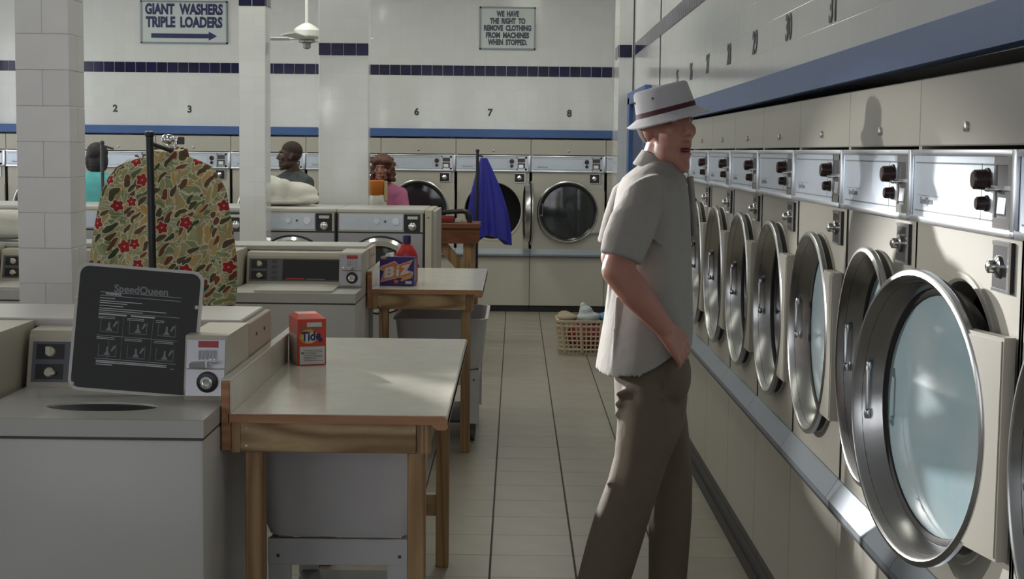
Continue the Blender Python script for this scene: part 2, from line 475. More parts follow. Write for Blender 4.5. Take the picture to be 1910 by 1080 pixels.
for a, c in xw:
    b.box(xx, a, YF-0.18, YF, 0, CEIL); b.box(a, c, YF-0.18, YF, 0, 0.5); b.box(a, c, YF-0.18, YF, 3.3, CEIL); xx = c
b.box(xx, 2.05, YF-0.18, YF, 0, CEIL)
wall_front = struct(b.done('wall_front', WALLW))
ceiling = struct(B().box(XL-0.2, 2.05, YF-0.2, 16.95, CEIL, CEIL+0.12).done('ceiling', WALLW))
FRAME = pm('white_window_frame', (0.6, 0.6, 0.58), 0.4)
wn = 0
for a, c in yw:
    wn += 1; b = B(); xm = XL-0.09
    for t in (a+0.03, (a+c)/2, c-0.03): b.box(xm-0.03, xm+0.03, t-0.03, t+0.03, 0.9, 3.05)
    for t in (0.93, 2.2, 3.02): b.box(xm-0.03, xm+0.03, a, c, t-0.03, t+0.03)
    struct(b.done('window_%d' % wn, FRAME))
for a, c in xw:
    wn += 1; b = B(); ym = YF-0.09
    for t in (a+0.03, (2*a+c)/3, (a+2*c)/3, c-0.03): b.box(t-0.03, t+0.03, ym-0.03, ym+0.03, 0.5, 3.3)
    for t in (0.53, 1.5, 2.5, 3.27): b.box(a, c, ym-0.03, ym+0.03, t-0.03, t+0.03)
    struct(b.done('window_%d' % wn, FRAME))

# navy tile bands
TP = 0.108
nb = B().box(0.0025, TP-0.0025, -0.004, 0.004, 0.0025, TP-0.0025, 0.002, 1)
navy_me = nb.mesh('tile'); navy_me.materials.append(NAVY)
BAND = 2.405
for i in range(-56, 9):
    put('tile', navy_me, wall_back, (i*TP, YB-0.002, BAND))
nb = B().box(-0.004, 0.004, 0.0025, TP-0.0025, 0.0025, TP-0.0025, 0.002, 1)
navy_ry = nb.mesh('tile'); navy_ry.materials.append(NAVY)
for i in range(55, 119):
    put('tile', navy_ry, wall_right, (XR-0.002, i*TP, BAND+0.035))
# blue fascia boards above both dryer rows
bm_ = B().box(XL, XR, 15.725, YB, 1.785, 1.868, 0.004, 1)
struct(bm_.done('trim_1', BLUE_P))
b = B()
b.loft([[(0.925, y, z0), (XR, y, z0), (XR, y, z1), (0.925, y, z1)] for y, z0, z1 in ((2.0, 1.868, 1.955), (6.0, 1.846, 1.938), (10.6, 1.832, 1.925))])
struct(b.done('trim_2', BLUE_P))
# numbers painted over the machines
for n, x in (('1', -4.86), ('2', -4.10), ('3', -3.34), ('4', -2.56), ('5', -1.78), ('6', -1.02), ('7', -0.27), ('8', 0.54)):
    text('number', n, 0.098, LETTER_G, wall_back, T(x, YB-0.002, 2.035) @ FACE_Y, bold=0.004)
FACE_X = Matrix.Rotation(-PI/2, 4, 'Z') @ FACE_Y
for n, y in (('32', 4.03), ('31', 4.80), ('30', 5.58), ('29', 6.36), ('28', 7.13), ('27', 7.92), ('26', 8.66), ('25', 9.4)):
    text('number', n, 0.13, LETTER_G, wall_right, T(XR-0.002, y, 2.10) @ FACE_X, bold=0.003)
# dark plinth under the right-hand dryers
struct(B().box(0.962, 1.5, 2.06, 10.55, 0, 0.062).done('baseboard_right', DARKG))

# pilaster at the far end of the right wall
pil = thing('pilaster', 'white tiled pilaster with a navy tile at the far end of the dryer wall', 'pilaster', (0.9, 13.0, 0))
B().box(-0.05, 0.065, -0.08, 0.5, 0, CEIL-0.002).done('shaft', TILE_B, pil)
put('tile', navy_me, pil, (-0.05, -0.082, BAND+0.03))
for i in range(4): put('tile', navy_ry, pil, (-0.052, -0.08+i*TP, BAND+0.03))
# door beyond the last dryer
dr = B()
dr.box(XR-0.05, XR, 12.72, 12.90, 0, 2.10, 0.004, 1).box(XR-0.05, XR, 11.2, 11.3, 0, 2.10, 0.004, 1).box(XR-0.05, XR, 11.2, 12.90, 2.04, 2.14, 0.004, 1)
door = struct(dr.done('door_1', BLUE_P))
B().box(XR-0.02, XR-0.001, 11.3, 12.72, 0.002, 2.04, 0.003, 1).done('door_leaf', BLUE_SHADE, door)  # dark blue puts the shade inside the frame into the leaf's colour
B().tube([(XR-0.02, 11.38, 1.0), (XR-0.07, 11.38, 1.0), (XR-0.07, 11.50, 1.0)], 0.011).done('door_handle', CHROME, door, smooth=40)

# ------------------------------------------------------------------ pillars
BLOCK = pm('white_glazed_block', (0.80, 0.79, 0.80), 0.32, var=(5, 0.04), obj_var=0.03)
p1 = thing('pillar', 'white block pillar with running joints between washer rows', 'pillar', (-2.335, 7.2, 0))
w, rowh = 0.2515, 0.1665
def block(x0, x1, y0, y1):
    me = B().box(x0, x1, y0, y1, 0.0008, rowh-0.0008, 0.0022, 1).mesh('block'); me.materials.append(BLOCK); return me
g = 0.0007
h1, h2 = block(g, w/2-g, 0, w), block(w/2+g, w-g, 0, w)
v1_, v2_ = block(0, w, g, w/2-g), block(0, w, w/2+g, w-g)
B().box(0.003, w-0.003, 0.003, w-0.003, 0, CEIL-0.001).done('mortar_core', pm('grey_mortar', (0.5, 0.5, 0.5), 0.9), p1)
zz, k = 0.003, 0
while zz+rowh < CEIL:
    for me in ((h1, h2) if k % 2 else (v1_, v2_)): put('block', me, p1, (0, 0, zz))
    zz += rowh; k += 1
p2 = thing('pillar', 'slim white tiled pillar with two navy tiles in front of the steel front loaders', 'pillar', (-1.995, 11.1, 0))
B().box(0, 0.193, 0, 0.22, 0, CEIL-0.002, 0.006, 2).done('shaft', TILE_B, p2)
for i in range(2):
    o = put('tile', navy_me, p2, (i*0.0965, -0.002, 2.66)); o.scale = (0.89, 1, 0.95)
    o = put('tile', navy_ry, p2, (0.195, i*TP, 2.66))
p3 = thing('pillar', 'wide white tiled pillar with a band of four navy tiles', 'pillar', (-1.605, 12.52, 0))
B().box(0, 0.406, 0, 0.16, 0, CEIL-0.002, 0.006, 2).done('shaft', TILE_B, p3)
for i in range(4):
    o = put('tile', navy_me, p3, (i*0.1015, -0.002, 2.402)); o.scale = (0.94, 1, 0.94)

# ------------------------------------------------------------------ signs and fan
def words(line, size, mat, t, z, wd, bold):
    ws = line.split(); wid = []
    obs = [text('lettering', w_, size, mat, t, T(0, -0.0095, z) @ FACE_Y, bold=bold, align='LEFT') for w_ in ws]
    lo = [min(v.co.x for v in o.data.vertices) for o in obs]; hi = [max(v.co.x for v in o.data.vertices) for o in obs]
    gap = size*0.50
    tot = sum(h-l for l, h in zip(lo, hi))+gap*(len(ws)-1)
    k = wd/tot; x = -wd/2
    for o, l, h in zip(obs, lo, hi):
        o.data.transform(Matrix.Diagonal((k, 1, 1, 1)) @ Matrix.Translation((-l, 0, 0)))
        o.location.x = x; x += (h-l+gap)*k
def sign(label, x0, x1, z0, z1, lines, size, arrow=False, sx=1.0, mat=LETTER, bold=0.006):
    t = thing('wall_sign', label, 'sign', ((x0+x1)/2, YB-0.004, (z0+z1)/2))
    w2, h2_ = (x1-x0)/2, (z1-z0)/2
    B().box(-w2, w2, -0.008, 0.003, -h2_, h2_, 0.002, 1).done('board', SIGN_W, t)
    f = B()
    for (a, b2, c, d) in ((-w2, w2, h2_-0.016, h2_), (-w2, w2, -h2_, -h2_+0.016), (-w2, -w2+0.016, -h2_, h2_), (w2-0.016, w2, -h2_, h2_)):
        f.box(a, b2, -0.014, 0.003, c, d)
    f.done('frame', pm('grey_sign_frame', (0.22, 0.26, 0.30), 0.4), t)
    for s_, z, wd in lines:
        words(s_, size, mat, t, z, wd, bold)
    if arrow:
        a = B()
        a.prism([(-0.335, -0.16), (-0.335, -0.115), (0.25, -0.115), (0.25, -0.092), (0.335, -0.1375), (0.25, -0.183), (0.25, -0.16)], 'y', -0.0105, -0.009)
        a.done('arrow', mat, t)
    return t
sign('white framed sign reading giant washers triple loaders with a navy arrow', -3.83, -2.945, 2.70, 3.13,
     [('GIANT WASHERS', 0.125, 0.79), ('TRIPLE LOADERS', -0.005, 0.78)], 0.142, True, 0.80, LETTER, 0.007)
sign('small white framed sign about the right to remove clothing', -0.385, 0.185, 2.675, 3.105,
     [('WE HAVE', 0.142, 0.23), ('THE RIGHT TO', 0.070, 0.36), ('REMOVE CLOTHING', 0.0, 0.48), ('FROM MACHINES', -0.072, 0.44), ('WHEN STOPPED.', -0.143, 0.40)],
     0.074, False, 0.74, pm('grey_navy_lettering', (0.045, 0.05, 0.085), 0.5), 0.0045)

fan = thing('ceiling_fan', 'white ceiling fan hanging on a rod in front of the back wall', 'fan', (-1.90, 14.0, 0))
FANW = pm('white_fan_enamel', (0.62, 0.64, 0.60), 0.35)
B().tube([(0, 0, 2.74), (0, 0, CEIL-0.002)], 0.016).done('rod', FANW, fan, smooth=40)
B().lathe([(0.02, 2.78), (0.05, 2.765), (0.10, 2.735), (0.118, 2.71), (0.118, 2.66), (0.10, 2.64), (0.06, 2.628)], (0, 0, 0), 'z', 24).done('motor_housing', FANW, fan, smooth=35)
B().lathe([(0.062, 2.63), (0.075, 2.62), (0.075, 2.605), (0.035, 2.595), (0.035, 2.555), (0.01, 2.545)], (0, 0, 0), 'z', 20).done('switch_cap', pm('grey_fan_metal', (0.25, 0.27, 0.26), 0.4, 0.4), fan, smooth=35)
bl = B().prism([(0.16, -0.05), (0.60, -0.065), (0.62, 0.0), (0.60, 0.065), (0.16, 0.05)], 'z', -0.004, 0.004).box(0.07, 0.2, -0.014, 0.014, -0.006, 0.006)
bl_me = bl.mesh('blade'); bl_me.materials.append(FANW)
for k in range(4):
    put('blade', bl_me, fan, (0, 0, 2.637), (R(9), 0, R(172)+k*PI/2))

# ================================================================== wall dryers
DW = 0.7653
DZ = 1.095
def dryer_lock(b, x, z):
    b.lathe([(0.011, 0), (0.011, -0.007), (0.004, -0.009)], (x, -0.003, z), 'y', 12)
def make_dryer(logo=True):
    t = thing('wall_dryer', 'dryer', 'dryer')
    hw = DW/2-0.0015
    b = B()
    b.hole_plate(-hw, hw, 0.70, 1.495, 0, DZ, 0.292, 0.292, lambda u, v: (u, 0, v))
    b.lathe([(0.292, 0.0), (0.288, 0.010), (0.288, 0.075)], (0, 0, DZ), 'y', 48, cap=False)
    b.box(-hw, -hw+0.012, 0.0, 0.85, 0.127, 1.828); b.box(hw-0.012, hw, 0.0, 0.85, 0.127, 1.828)
    b.box(-hw, hw, 0.80, 0.85, 0.065, 1.828); b.box(-hw, hw, 0.03, 0.85, 1.815, 1.828)
    b.lathe([(0.312, 0.0005), (0.309, -0.004), (0.297, -0.005), (0.291, 0.001)], (0, 0, DZ), 'y', 48, cap=False)
    b.done('cabinet', CREAM, t, smooth=35)
    B().lathe([(0.288, 0.070), (0.296, 0.075), (0.30, 0.62), (0.02, 0.63)], (0, 0, DZ), 'y', 40, cap=False).done('drum', DRUM, t, smooth=40)
    B().box(-hw, hw, -0.003, 0.025, 0.125, 0.635, 0.004, 1).done('lower_panel', CREAM, t)
    B().box(-hw, hw, 0.015, 0.05, 0.06, 0.128).done('kick_plate', BLACK, t)
    b = B(); b.prism([(0.004, 0.712), (-0.006, 0.712), (-0.040, 0.658), (-0.040, 0.640), (-0.034, 0.640), (-0.034, 0.654), (0.004, 0.640)], 'x', -hw, hw)
    ld = b.done('lint_ledge', pm('dull_aluminium_ledge', (0.26, 0.29, 0.33), 0.5, 0.5), t)
    B().box(-hw, hw, -0.039, -0.006, 0.630, 0.640).done('ledge_shadow_gap', DARKG, ld)
    # control panel
    b = B(); b.box(-hw, hw, -0.014, 0.02, 1.499, 1.661, 0.003, 1)
    cp = b.done('control_panel', ALU, t)
    b = B()
    b.box(-hw, hw, -0.021, -0.010, 1.650, 1.664, 0.003, 2).box(-hw, hw, -0.023, -0.010, 1.497, 1.512, 0.003, 2)
    b.box(hw-0.024, hw, -0.023, -0.010, 1.497, 1.664, 0.003, 2)
    b.done('panel_trim', ALU_B, cp, smooth=35)
    b = B()
    for z in (1.634, 1.524):
        b.box(-hw+0.02, 0.145, -0.0148, -0.0135, z-0.0018, z+0.0018); b.box(0.152, 0.225, -0.0148, -0.0135, z-0.0018, z+0.0018)
    b.box(0.1475, 0.1495, -0.0146, -0.0135, 1.522, 1.636)
    b.box(-hw+0.035, -0.16, -0.0146, -0.0135, 1.5585, 1.5598)
    b.done('panel_stripes', PRINT_G, cp)
    if logo:
        text('lettering', 'SpeedQueen', 0.021, PRINT_G, cp, T(-0.262, -0.0142, 1.547) @ FACE_Y, bold=0.0006, ext=0.0004)
    for z, r, d in ((1.604, 0.021, 0.028), (1.557, 0.0145, 0.020)):
        k = B().lathe([(r*1.15, 0), (r*1.12, -0.004), (r, -0.005), (r*0.93, -d), (r*0.75, -d-0.003)], (0.188, -0.014, z), 'y', 20).done('knob', BROWN_K, cp, smooth=35)
        B().lathe([(r*0.74, -d-0.002), (r*0.70, -d-0.0045)], (0.188, -0.014, z), 'y', 20).done('knob_cap', CHROME, k, smooth=35) if False else None
    # coin tray: a framed recess with a slide bar
    b = B()
    x0, x1, z0, z1 = 0.238, 0.342, 1.510, 1.652
    b.box(x0, x1, -0.018, -0.012, z1-0.018, z1).box(x0, x1, -0.018, -0.012, z0, z0+0.022)
    b.box(x0, x0+0.010, -0.018, -0.012, z0, z1).box(x1-0.018, x1, -0.018, -0.012, z0, z1)
    b.box(x0+0.01, x1-0.018, -0.026, -0.016, 1.586, 1.594).box(x0+0.002, x0+0.03, -0.036, -0.016, 1.583, 1.590, 0.002, 1)
    tr_ = b.done('coin_tray', STEEL, cp)
    B().box(x0+0.008, x1-0.016, -0.0145, -0.0135, z0+0.02, z1-0.016).done('tray_recess', DARKG, tr_)
    B().prism([(-0.0142, 1.535), (-0.0142, 1.575), (-0.017, 1.54)], 'x', x0+0.02, x1-0.035).done('coin_chute', ALU_B, tr_)
    # upper access panel
    b = B(); b.box(-hw, hw, -0.003, 0.02, 1.672, 1.828, 0.003, 1)
    upn = b.done('upper_panel', CREAM, t)
    b = B(); dryer_lock(b, 0, 1.712); b.done('lock', STEEL, upn, smooth=40)
    # coin slide under the panel
    b = B(); b.box(0.222, 0.330, -0.010, 0.002, 1.388, 1.486, 0.003, 1)
    cs = b.done('coin_slide', BLACK, t)
    b = B(); b.box(0.224, 0.328, -0.0115, -0.008, 1.478, 1.486).box(0.224, 0.328, -0.0115, -0.008, 1.388, 1.394).box(0.318, 0.330, -0.0115, -0.008, 1.388, 1.486)
    b.done('slide_frame', STEEL, cs)
    B().lathe([(0.022, -0.008), (0.022, -0.016), (0.013, -0.020), (0.013, -0.032), (0.006, -0.036)], (0.268, 0, 1.437), 'y', 18).done('lock_barrel', CHROME, cs, smooth=35)
    # door, hung on the viewer's right
    hx, hy = 0.352, -0.012
    def L(b): return Matrix.Translation((-hx, -hy, -DZ))
    b = B(); b.lathe([(0.300, -0.020), (0.314, -0.022), (0.317, -0.026), (0.316, -0.036), (0.311, -0.040), (0.303, -0.041), (0.297, -0.037), (0.271, 0.030), (0.268, 0.038), (0.276, 0.040), (0.284, 0.010)], (0, 0, DZ), 'y', 64, closed=True)
    dm = b.done('door', STEEL, t, (hx, hy, DZ), 40, L(b))
    b = B(); b.lathe([(0.303, -0.021), (0.306, -0.006), (0.300, -0.0055), (0.290, -0.021)], (0, 0, DZ), 'y', 48, closed=True)
    b.done('gasket', RUBBER, dm, smooth=40, xf=L(b))
    b = B(); b.lathe([(0.2735, 0.022), (0.268, 0.021), (0.260, 0.024), (0.258, 0.032), (0.270, 0.032)], (0, 0, DZ), 'y', 48, closed=True)
    b.done('glass_seal', RUBBER, dm, smooth=40, xf=L(b))
    b = B(); b.lathe([(0.266, 0.029), (0.20, 0.026), (0.12, 0.024), (0.05, 0.023), (0.004, 0.0228)], (0, 0, DZ), 'y', 48, cap=True)
    b.done('glass', GLASS, dm, smooth=60, xf=L(b))
    b = B()
    hxx = -0.268
    b.tube([(hxx-0.016, -0.008, DZ+0.075), (hxx+0.006, -0.020, DZ+0.075), (hxx+0.010, -0.022, DZ+0.06), (hxx+0.010, -0.022, DZ-0.025), (hxx+0.006, -0.020, DZ-0.042), (hxx-0.016, -0.008, DZ-0.042)], 0.0042, 8)
    b.lathe([(0.006, -0.010), (0.008, 0), (0.006, 0.010)], (hxx+0.004, -0.017, DZ+0.072), 'z', 10).lathe([(0.007, -0.010), (0.009, 0), (0.007, 0.010)], (hxx+0.004, -0.017, DZ-0.038), 'z', 10)
    b.done('handle', pm('dull_chrome', (0.45, 0.45, 0.47), 0.22, 1.0), dm, smooth=40, xf=L(b))
    b = B()
    zs = [-0.215+0.43*i/12 for i in range(13)]
    b.prism([(0.374, DZ-0.215), (0.374, DZ+0.215)]+[(math.sqrt(0.306**2-z_*z_), DZ+z_) for z_ in reversed(zs)], 'y', -0.034, -0.010)
    b.prism([(0.368, DZ-0.208), (0.368, DZ+0.208)]+[(math.sqrt(0.310**2-z_*z_*0.94), DZ+z_*0.968) for z_ in reversed(zs)], 'y', -0.0365, -0.033)
    hc = b.done('hinge_cover', CREAM, dm, smooth=35, xf=L(b))
    b = B(); b.box(0.372, 0.378, -0.026, -0.008, DZ-0.212, DZ+0.212)
    b.done('hinge_shadow_strip', RUBBER, dm, xf=L(b)) if False else b.bm.free()
    return t
proto = make_dryer()
first = [True]
def place_dryer(loc, rz, label, group, open_deg=0):
    if first[0]: o = proto; first[0] = False
    else: o = dup(proto)
    o.location = loc; o.rotation_euler = (0, 0, rz); o['label'] = label; o['group'] = group
    for ch in o.children:
        if ch.name.startswith('door'): ch.rotation_euler = (0, 0, R(open_deg))
    return o
GR = 'dryers along the right-hand wall'
rl = ['cream wall dryer with closed door past the one with the ajar glass door',
      'cream wall dryer with its round door ajar and pale blue light on the glass',
      'cream wall dryer between the one with an ajar door and the one under number thirty-one',
      'cream wall dryer under the painted number thirty-one', 'cream wall dryer under the painted number thirty',
      'cream wall dryer under the painted number twenty-nine', 'cream wall dryer under the painted number twenty-eight',
      'cream wall dryer under the painted number twenty-seven', 'cream wall dryer under the painted number twenty-six, behind the man',
      'cream wall dryer under the painted number twenty-five, hidden by the man', 'last cream wall dryer before the blue framed door']
right = []
Y0 = 2.8614-DW
for k in range(11):
    right.append(place_dryer((0.951, Y0+(k+0.5)*DW, 0), -PI/2, rl[k], GR, 11 if k == 1 else 0))
for ch in [c_ for k_ in (1, 2, 3) for c_ in right[k_].children]:      # heavier pale film on three lit doors, their light put into the colour
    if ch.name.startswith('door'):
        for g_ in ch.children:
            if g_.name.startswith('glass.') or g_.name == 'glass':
                g_.data = g_.data.copy(); g_.data.materials[0] = GLASS_LIT
GB = 'dryers along the back wall'
xs0 = 0.153
for k in range(-8, 2):
    n = 7+k
    lb = {1: 'cream wall dryer at the right end of the back row, cut off by the pilaster',
          0: 'cream wall dryer under the painted number eight with closed dark door',
          -1: 'cream wall dryer under the painted number seven with door swung wide open',
          -2: 'cream wall dryer under the painted number six beside the woman in pink',
          -3: 'cream wall dryer under number five behind the wide tiled pillar',
          -4: 'cream wall dryer behind the man in the grey shirt',
          -5: 'cream wall dryer under the painted number three behind the floral shirt',
          -6: 'cream wall dryer under the painted number two by the turquoise shirt',
          -7: 'cream wall dryer behind the white block pillar', -8: 'cream wall dryer left of the white block pillar'}[k]
    place_dryer((xs0+(k+0.5)*0.7665, 15.74, -0.060), 0, lb, GB, 93 if k == -1 else 0)

# ================================================================== top-load washers
def rrect(cx, cy, hw, hh, r, n=5):
    pts = []
    for (sx, sy, a0) in ((1, 1, 0), (-1, 1, 90), (-1, -1, 180), (1, -1, 270)):
        for i in range(n+1):
            a = R(a0+90*i/n)
            pts.append((cx+sx*(hw-r)+r*math.cos(a), cy+sy*(hh-r)+r*math.sin(a)))
    return pts
REDL = pm('red_label', (0.42, 0.03, 0.035), 0.4)
GREYBLUE = pm('grey_blue_panel', (0.10, 0.105, 0.13), 0.4)
IVORY = pm('ivory_knob', (0.60, 0.57, 0.47), 0.35)
def make_washer(open_lid):
    t = thing('top_load_washer', 'washer', 'washer')
    b = B(); b.box(-0.325, 0.325, 0.0, 0.70, 0.03, 0.866, 0.010, 2); b.done('body', WHITE_EN, t, smooth=35)
    b = B()
    for sx in (-1, 1):
        for yy in (0.06, 0.64): b.lathe([(0.02, 0.0), (0.02, 0.03)], (sx*0.28, yy, 0), 'z', 10)
    b.done('feet', RUBBER, t)
    # top deck with the tub mouth
    b = B()
    cyy, rx, ry = 0.205, 0.158, 0.078
    b.hole_plate(-0.325, 0.325, 0.0, 0.70, 0.0, cyy, rx, ry, lambda u, v: (u, v, 0.920))
    b.prism([(-0.325, 0.0), (0.325, 0.0), (0.325, 0.70), (-0.325, 0.70)], 'z', 0.872, 0.9195)
    fs = [f for f in b.bm.faces if len(f.verts) == 4 and abs(f.calc_center_median().z-0.9195) < 1e-4]
    bmesh.ops.delete(b.bm, geom=fs, context='FACES_ONLY')
    fs = [f for f in b.bm.faces if abs(f.calc_center_median().z-0.872) < 1e-4]
    bmesh.ops.delete(b.bm, geom=fs, context='FACES_ONLY')
    n = 40
    b.loft([[(rx*k*math.cos(2*PI*j/n), cyy+ry*k2*math.sin(2*PI*j/n), z) for j in range(n)] for k, k2, z in ((1, 1, 0.920), (0.985, 0.98, 0.914))], cap=False)
    b.done('top_deck', WHITE_EN, t, smooth=30)
    b = B(); b.loft([[(rx*k*math.cos(2*PI*j/n), cyy+ry*k2*math.sin(2*PI*j/n), z) for j in range(n)] for k, k2, z in ((0.985, 0.98, 0.9145), (0.985, 0.98, 0.868))], cap=True)
    b.done('tub', DRUM, t, smooth=30)
    B().box(-0.323, 0.323, 0.004, 0.69, 0.864, 0.874).done('deck_gap', DARKG, t)
    # lid
    if open_lid:
        lid = B().prism(rrect(0, 0.188, 0.185, 0.188, 0.032), 'y', 0.0, 0.012).done('lid', WHITE_EN, t, (0.030, 0.395, 0.925), 35)
        lid.rotation_euler = (R(-7), R(4.2), R(2))
        B().prism(rrect(0, 0.188, 0.176, 0.179, 0.026), 'y', -0.002, 0.001).done('lid_lining', pm('charcoal_lid_lining', (0.020, 0.020, 0.020), 0.55), lid, smooth=35)
        Y = -0.0026
        text('lettering', 'SpeedQueen', 0.030, PRINT_G, lid, T(0.006, Y, 0.306) @ FACE_Y, bold=0.0008, ext=0.0003, sx=1.02)
        text('warning_lettering', 'WARNING', 0.0095, PRINT_W, lid, T(-0.074, Y, 0.289) @ FACE_Y, bold=0.0004, ext=0.0003)
        pr = B()
        def bar(x0, x1, z, h=0.0016): pr.box(x0, x1, Y-0.0003, Y+0.0008, z-h/2, z+h/2)
        bar(-0.112, 0.124, 0.2835, 0.0011); bar(-0.112, 0.124, 0.294, 0.0010)
        for z, x1 in ((0.276, -0.068), (0.268, 0.012), (0.262, -0.032), (0.254, -0.042), (0.246, 0.084), (0.240, 0.016)): bar(-0.112, x1, z, 0.0022)
        for x0, x1 in ((-0.112, -0.030), (-0.018, 0.052)): bar(x0, x1, 0.229, 0.0042)
        bar(-0.112, 0.124, 0.2345, 0.0009); bar(-0.112, 0.124, 0.166, 0.0009); bar(-0.112, 0.124, 0.098, 0.0011)
        for z in (0.2215, 0.217): bar(-0.112, -0.064, z); bar(-0.028, 0.022, z); bar(0.056, 0.080, z)
        for z in (0.161, 0.1565): bar(-0.112, -0.060, z); bar(-0.030, 0.020, z); bar(0.056, 0.112, z)
        for z in (0.0915, 0.087): bar(-0.108, 0.098, z, 0.0028)
        bar(-0.108, -0.060, 0.081, 0.0024); bar(0.110, 0.122, 0.083)
        pr.done('printed_lines', PRINT_W, lid)
        pg = B()
        def bg_(x0, x1, z0, z1): pg.box(x0, x1, Y-0.0003, Y+0.0008, z0, z1)
        for x in (-0.038, 0.048): bg_(x-0.0005, x+0.0005, 0.098, 0.228)
        bg_(-0.0765, -0.0755, 0.100, 0.152)
        for cx in (-0.078, 0.006, 0.090):                      # washing pictograms
            for cz in (0.178, 0.106):
                bg_(cx-0.026, cx-0.0247, cz, cz+0.036); bg_(cx+0.0247, cx+0.026, cz, cz+0.036); bg_(cx-0.026, cx+0.026, cz-0.001, cz+0.0006)
                pg.prism([(cx-0.010, cz+0.003), (cx+0.010, cz+0.003), (cx+0.003, cz+0.014), (cx+0.002, cz+0.028), (cx-0.003, cz+0.028), (cx-0.003, cz+0.014)], 'y', Y-0.0003, Y+0.0008)
                pg.prism([(cx+0.010, cz+0.016), (cx+0.014, cz+0.014), (cx+0.024, cz+0.030), (cx+0.018, cz+0.033)], 'y', Y-0.0003, Y+0.0008)
        pg.done('pictograms', PRINT_G, lid)
        for x, z in ((0.172, 0.270), (-0.180, 0.270), (-0.170, 0.018)): B().lathe([(0.006, 0), (0.006, -0.005), (0.003, -0.007)], (x, -0.001, z), 'y', 12).done('bumper', IVORY, lid, smooth=40)
    else:
        B().prism(rrect(0, 0.215, 0.200, 0.190, 0.03), 'z', 0.9195, 0.9315).done('lid', WHITE_EN, t, smooth=35)
    # console
    b = B(); b.prism([(0.548, 0.919), (0.590, 1.068), (0.602, 1.086), (0.70, 1.090), (0.70, 0.919)], 'x', -0.325, 0.196)
    cs = b.done('console', BEIGE, t)
    def onface(x0, x1, f0, f1, d):          # slab on the sloping console face, f along the slope
        p0, p1 = Vector((0, 0.548, 0.919)), Vector((0, 0.590, 1.068)); e = p1-p0; nrm = Vector((0, -e.z, e.y)).normalized()
        q = []
        for dd in (0.0005, d):
            q.append([p0+e*f0+nrm*dd+Vector((x0, 0, 0)), p0+e*f0+nrm*dd+Vector((x1, 0, 0)), p0+e*f1+nrm*dd+Vector((x1, 0, 0)), p0+e*f1+nrm*dd+Vector((x0, 0, 0))])
        return q
    b = B(); b.loft(onface(-0.312, 0.185, 0.10, 0.90, 0.003)); ins = b.done('console_panel', GREYBLUE, cs)
    b = B(); b.loft(onface(-0.130, 0.180, 0.14, 0.86, 0.0042)); b.done('instruction_plate', BLACK, ins)
    b = B(); b.loft(onface(-0.110, -0.010, 0.16, 0.21, 0.005)); b.done('red_strip', REDL, ins)
    b = B(); b.loft(onface(0.0, 0.10, 0.16, 0.19, 0.005)); b.done('pale_strip', PRINT_G, ins)
    for f in (0.30, 0.70):
        b = B(); b.loft(onface(-0.300, -0.215, f-0.15, f+0.15, 0.0042)); sqr = b.done('dial_plate', BLACK, ins)
        p0 = Vector((0, 0.548, 0.919)).lerp(Vector((0, 0.590, 1.068)), f)
        b = B(); b.lathe([(0.015, -0.003), (0.014, -0.012), (0.010, -0.02)], (-0.257, p0.y, p0.z), 'y', 14).box(-0.266, -0.236 if f < 0.5 else -0.252, p0.y-0.026, p0.y-0.012, p0.z-0.004, p0.z+(0.004 if f < 0.5 else 0.018))
        b.done('knob', IVORY, ins, smooth=35)
    for i in range(4):
        b = B(); b.loft(onface(-0.190, -0.160, 0.16+i*0.19, 0.28+i*0.19, 0.0042)); b.done('button', DARKG, ins)
    # coin box
    b = B(); b.prism([(0.330, 0.920), (0.322, 0.952), (0.352, 1.098), (0.362, 1.106), (0.70, 1.106), (0.70, 0.920)], 'x', 0.203, 0.325)
    cb = b.done('coin_box', BEIGE, t)
    def cf(x0, x1, f0, f1, d):
        p0, p1 = Vector((0, 0.322, 0.952)), Vector((0, 0.352, 1.098)); e = p1-p0; nrm = Vector((0, -e.z, e.y)).normalized()
        return [[p0+e*f0+nrm*dd+Vector((x0, 0, 0)), p0+e*f0+nrm*dd+Vector((x1, 0, 0)), p0+e*f1+nrm*dd+Vector((x1, 0, 0)), p0+e*f1+nrm*dd+Vector((x0, 0, 0))] for dd in (0.0003, d)]
    b = B(); b.loft(cf(0.209, 0.320, 0.42, 0.97, 0.004)); f1 = b.done('slide_plate', STEEL_D, cb)
    b = B(); b.loft(cf(0.209, 0.320, -0.12, 0.39, 0.004)); f2 = b.done('lock_plate', STEEL_D, cb)
    b = B(); b.loft(cf(0.242, 0.300, 0.82, 0.95, 0.006)); b.done('price_label', REDL, f1)
    b = B()
    b.box(0.226, 0.276, 0.290, 0.330, 1.018, 1.034, 0.003, 1).box(0.270, 0.306, 0.296, 0.302, 1.032, 1.038, 0.001, 1)
    for i in range(5): b.box(0.247+i*0.011, 0.250+i*0.011, 0.322, 0.336, 1.040, 1.066)
    b.done('coin_slide', CHROME, f1)
    b = B(); b.lathe([(0.031, -0.004), (0.030, -0.010), (0.024, -0.012)], (0.272, 0.322, 0.975), 'y', 22); rg = b.done('lock_ring', BLACK, f2, smooth=35)
    b = B(); b.lathe([(0.018, -0.010), (0.018, -0.022), (0.012, -0.024), (0.009, -0.019)], (0.272, 0.322, 0.975), 'y', 18); b.done('lock_barrel', CHROME, f2, smooth=35)
    return t
w_open = make_washer(True)
w_shut = make_washer(False)
G1 = 'white top-load washers'
w_open.location = (-1.156, 4.07, 0)
w_open['label'] = 'white top-load washer with its dark instruction lid standing open'; w_open['group'] = G1
o = w_shut; used = False
spots = [(-1.826, 4.07, 'white top-load washer beside the one with the open lid')]
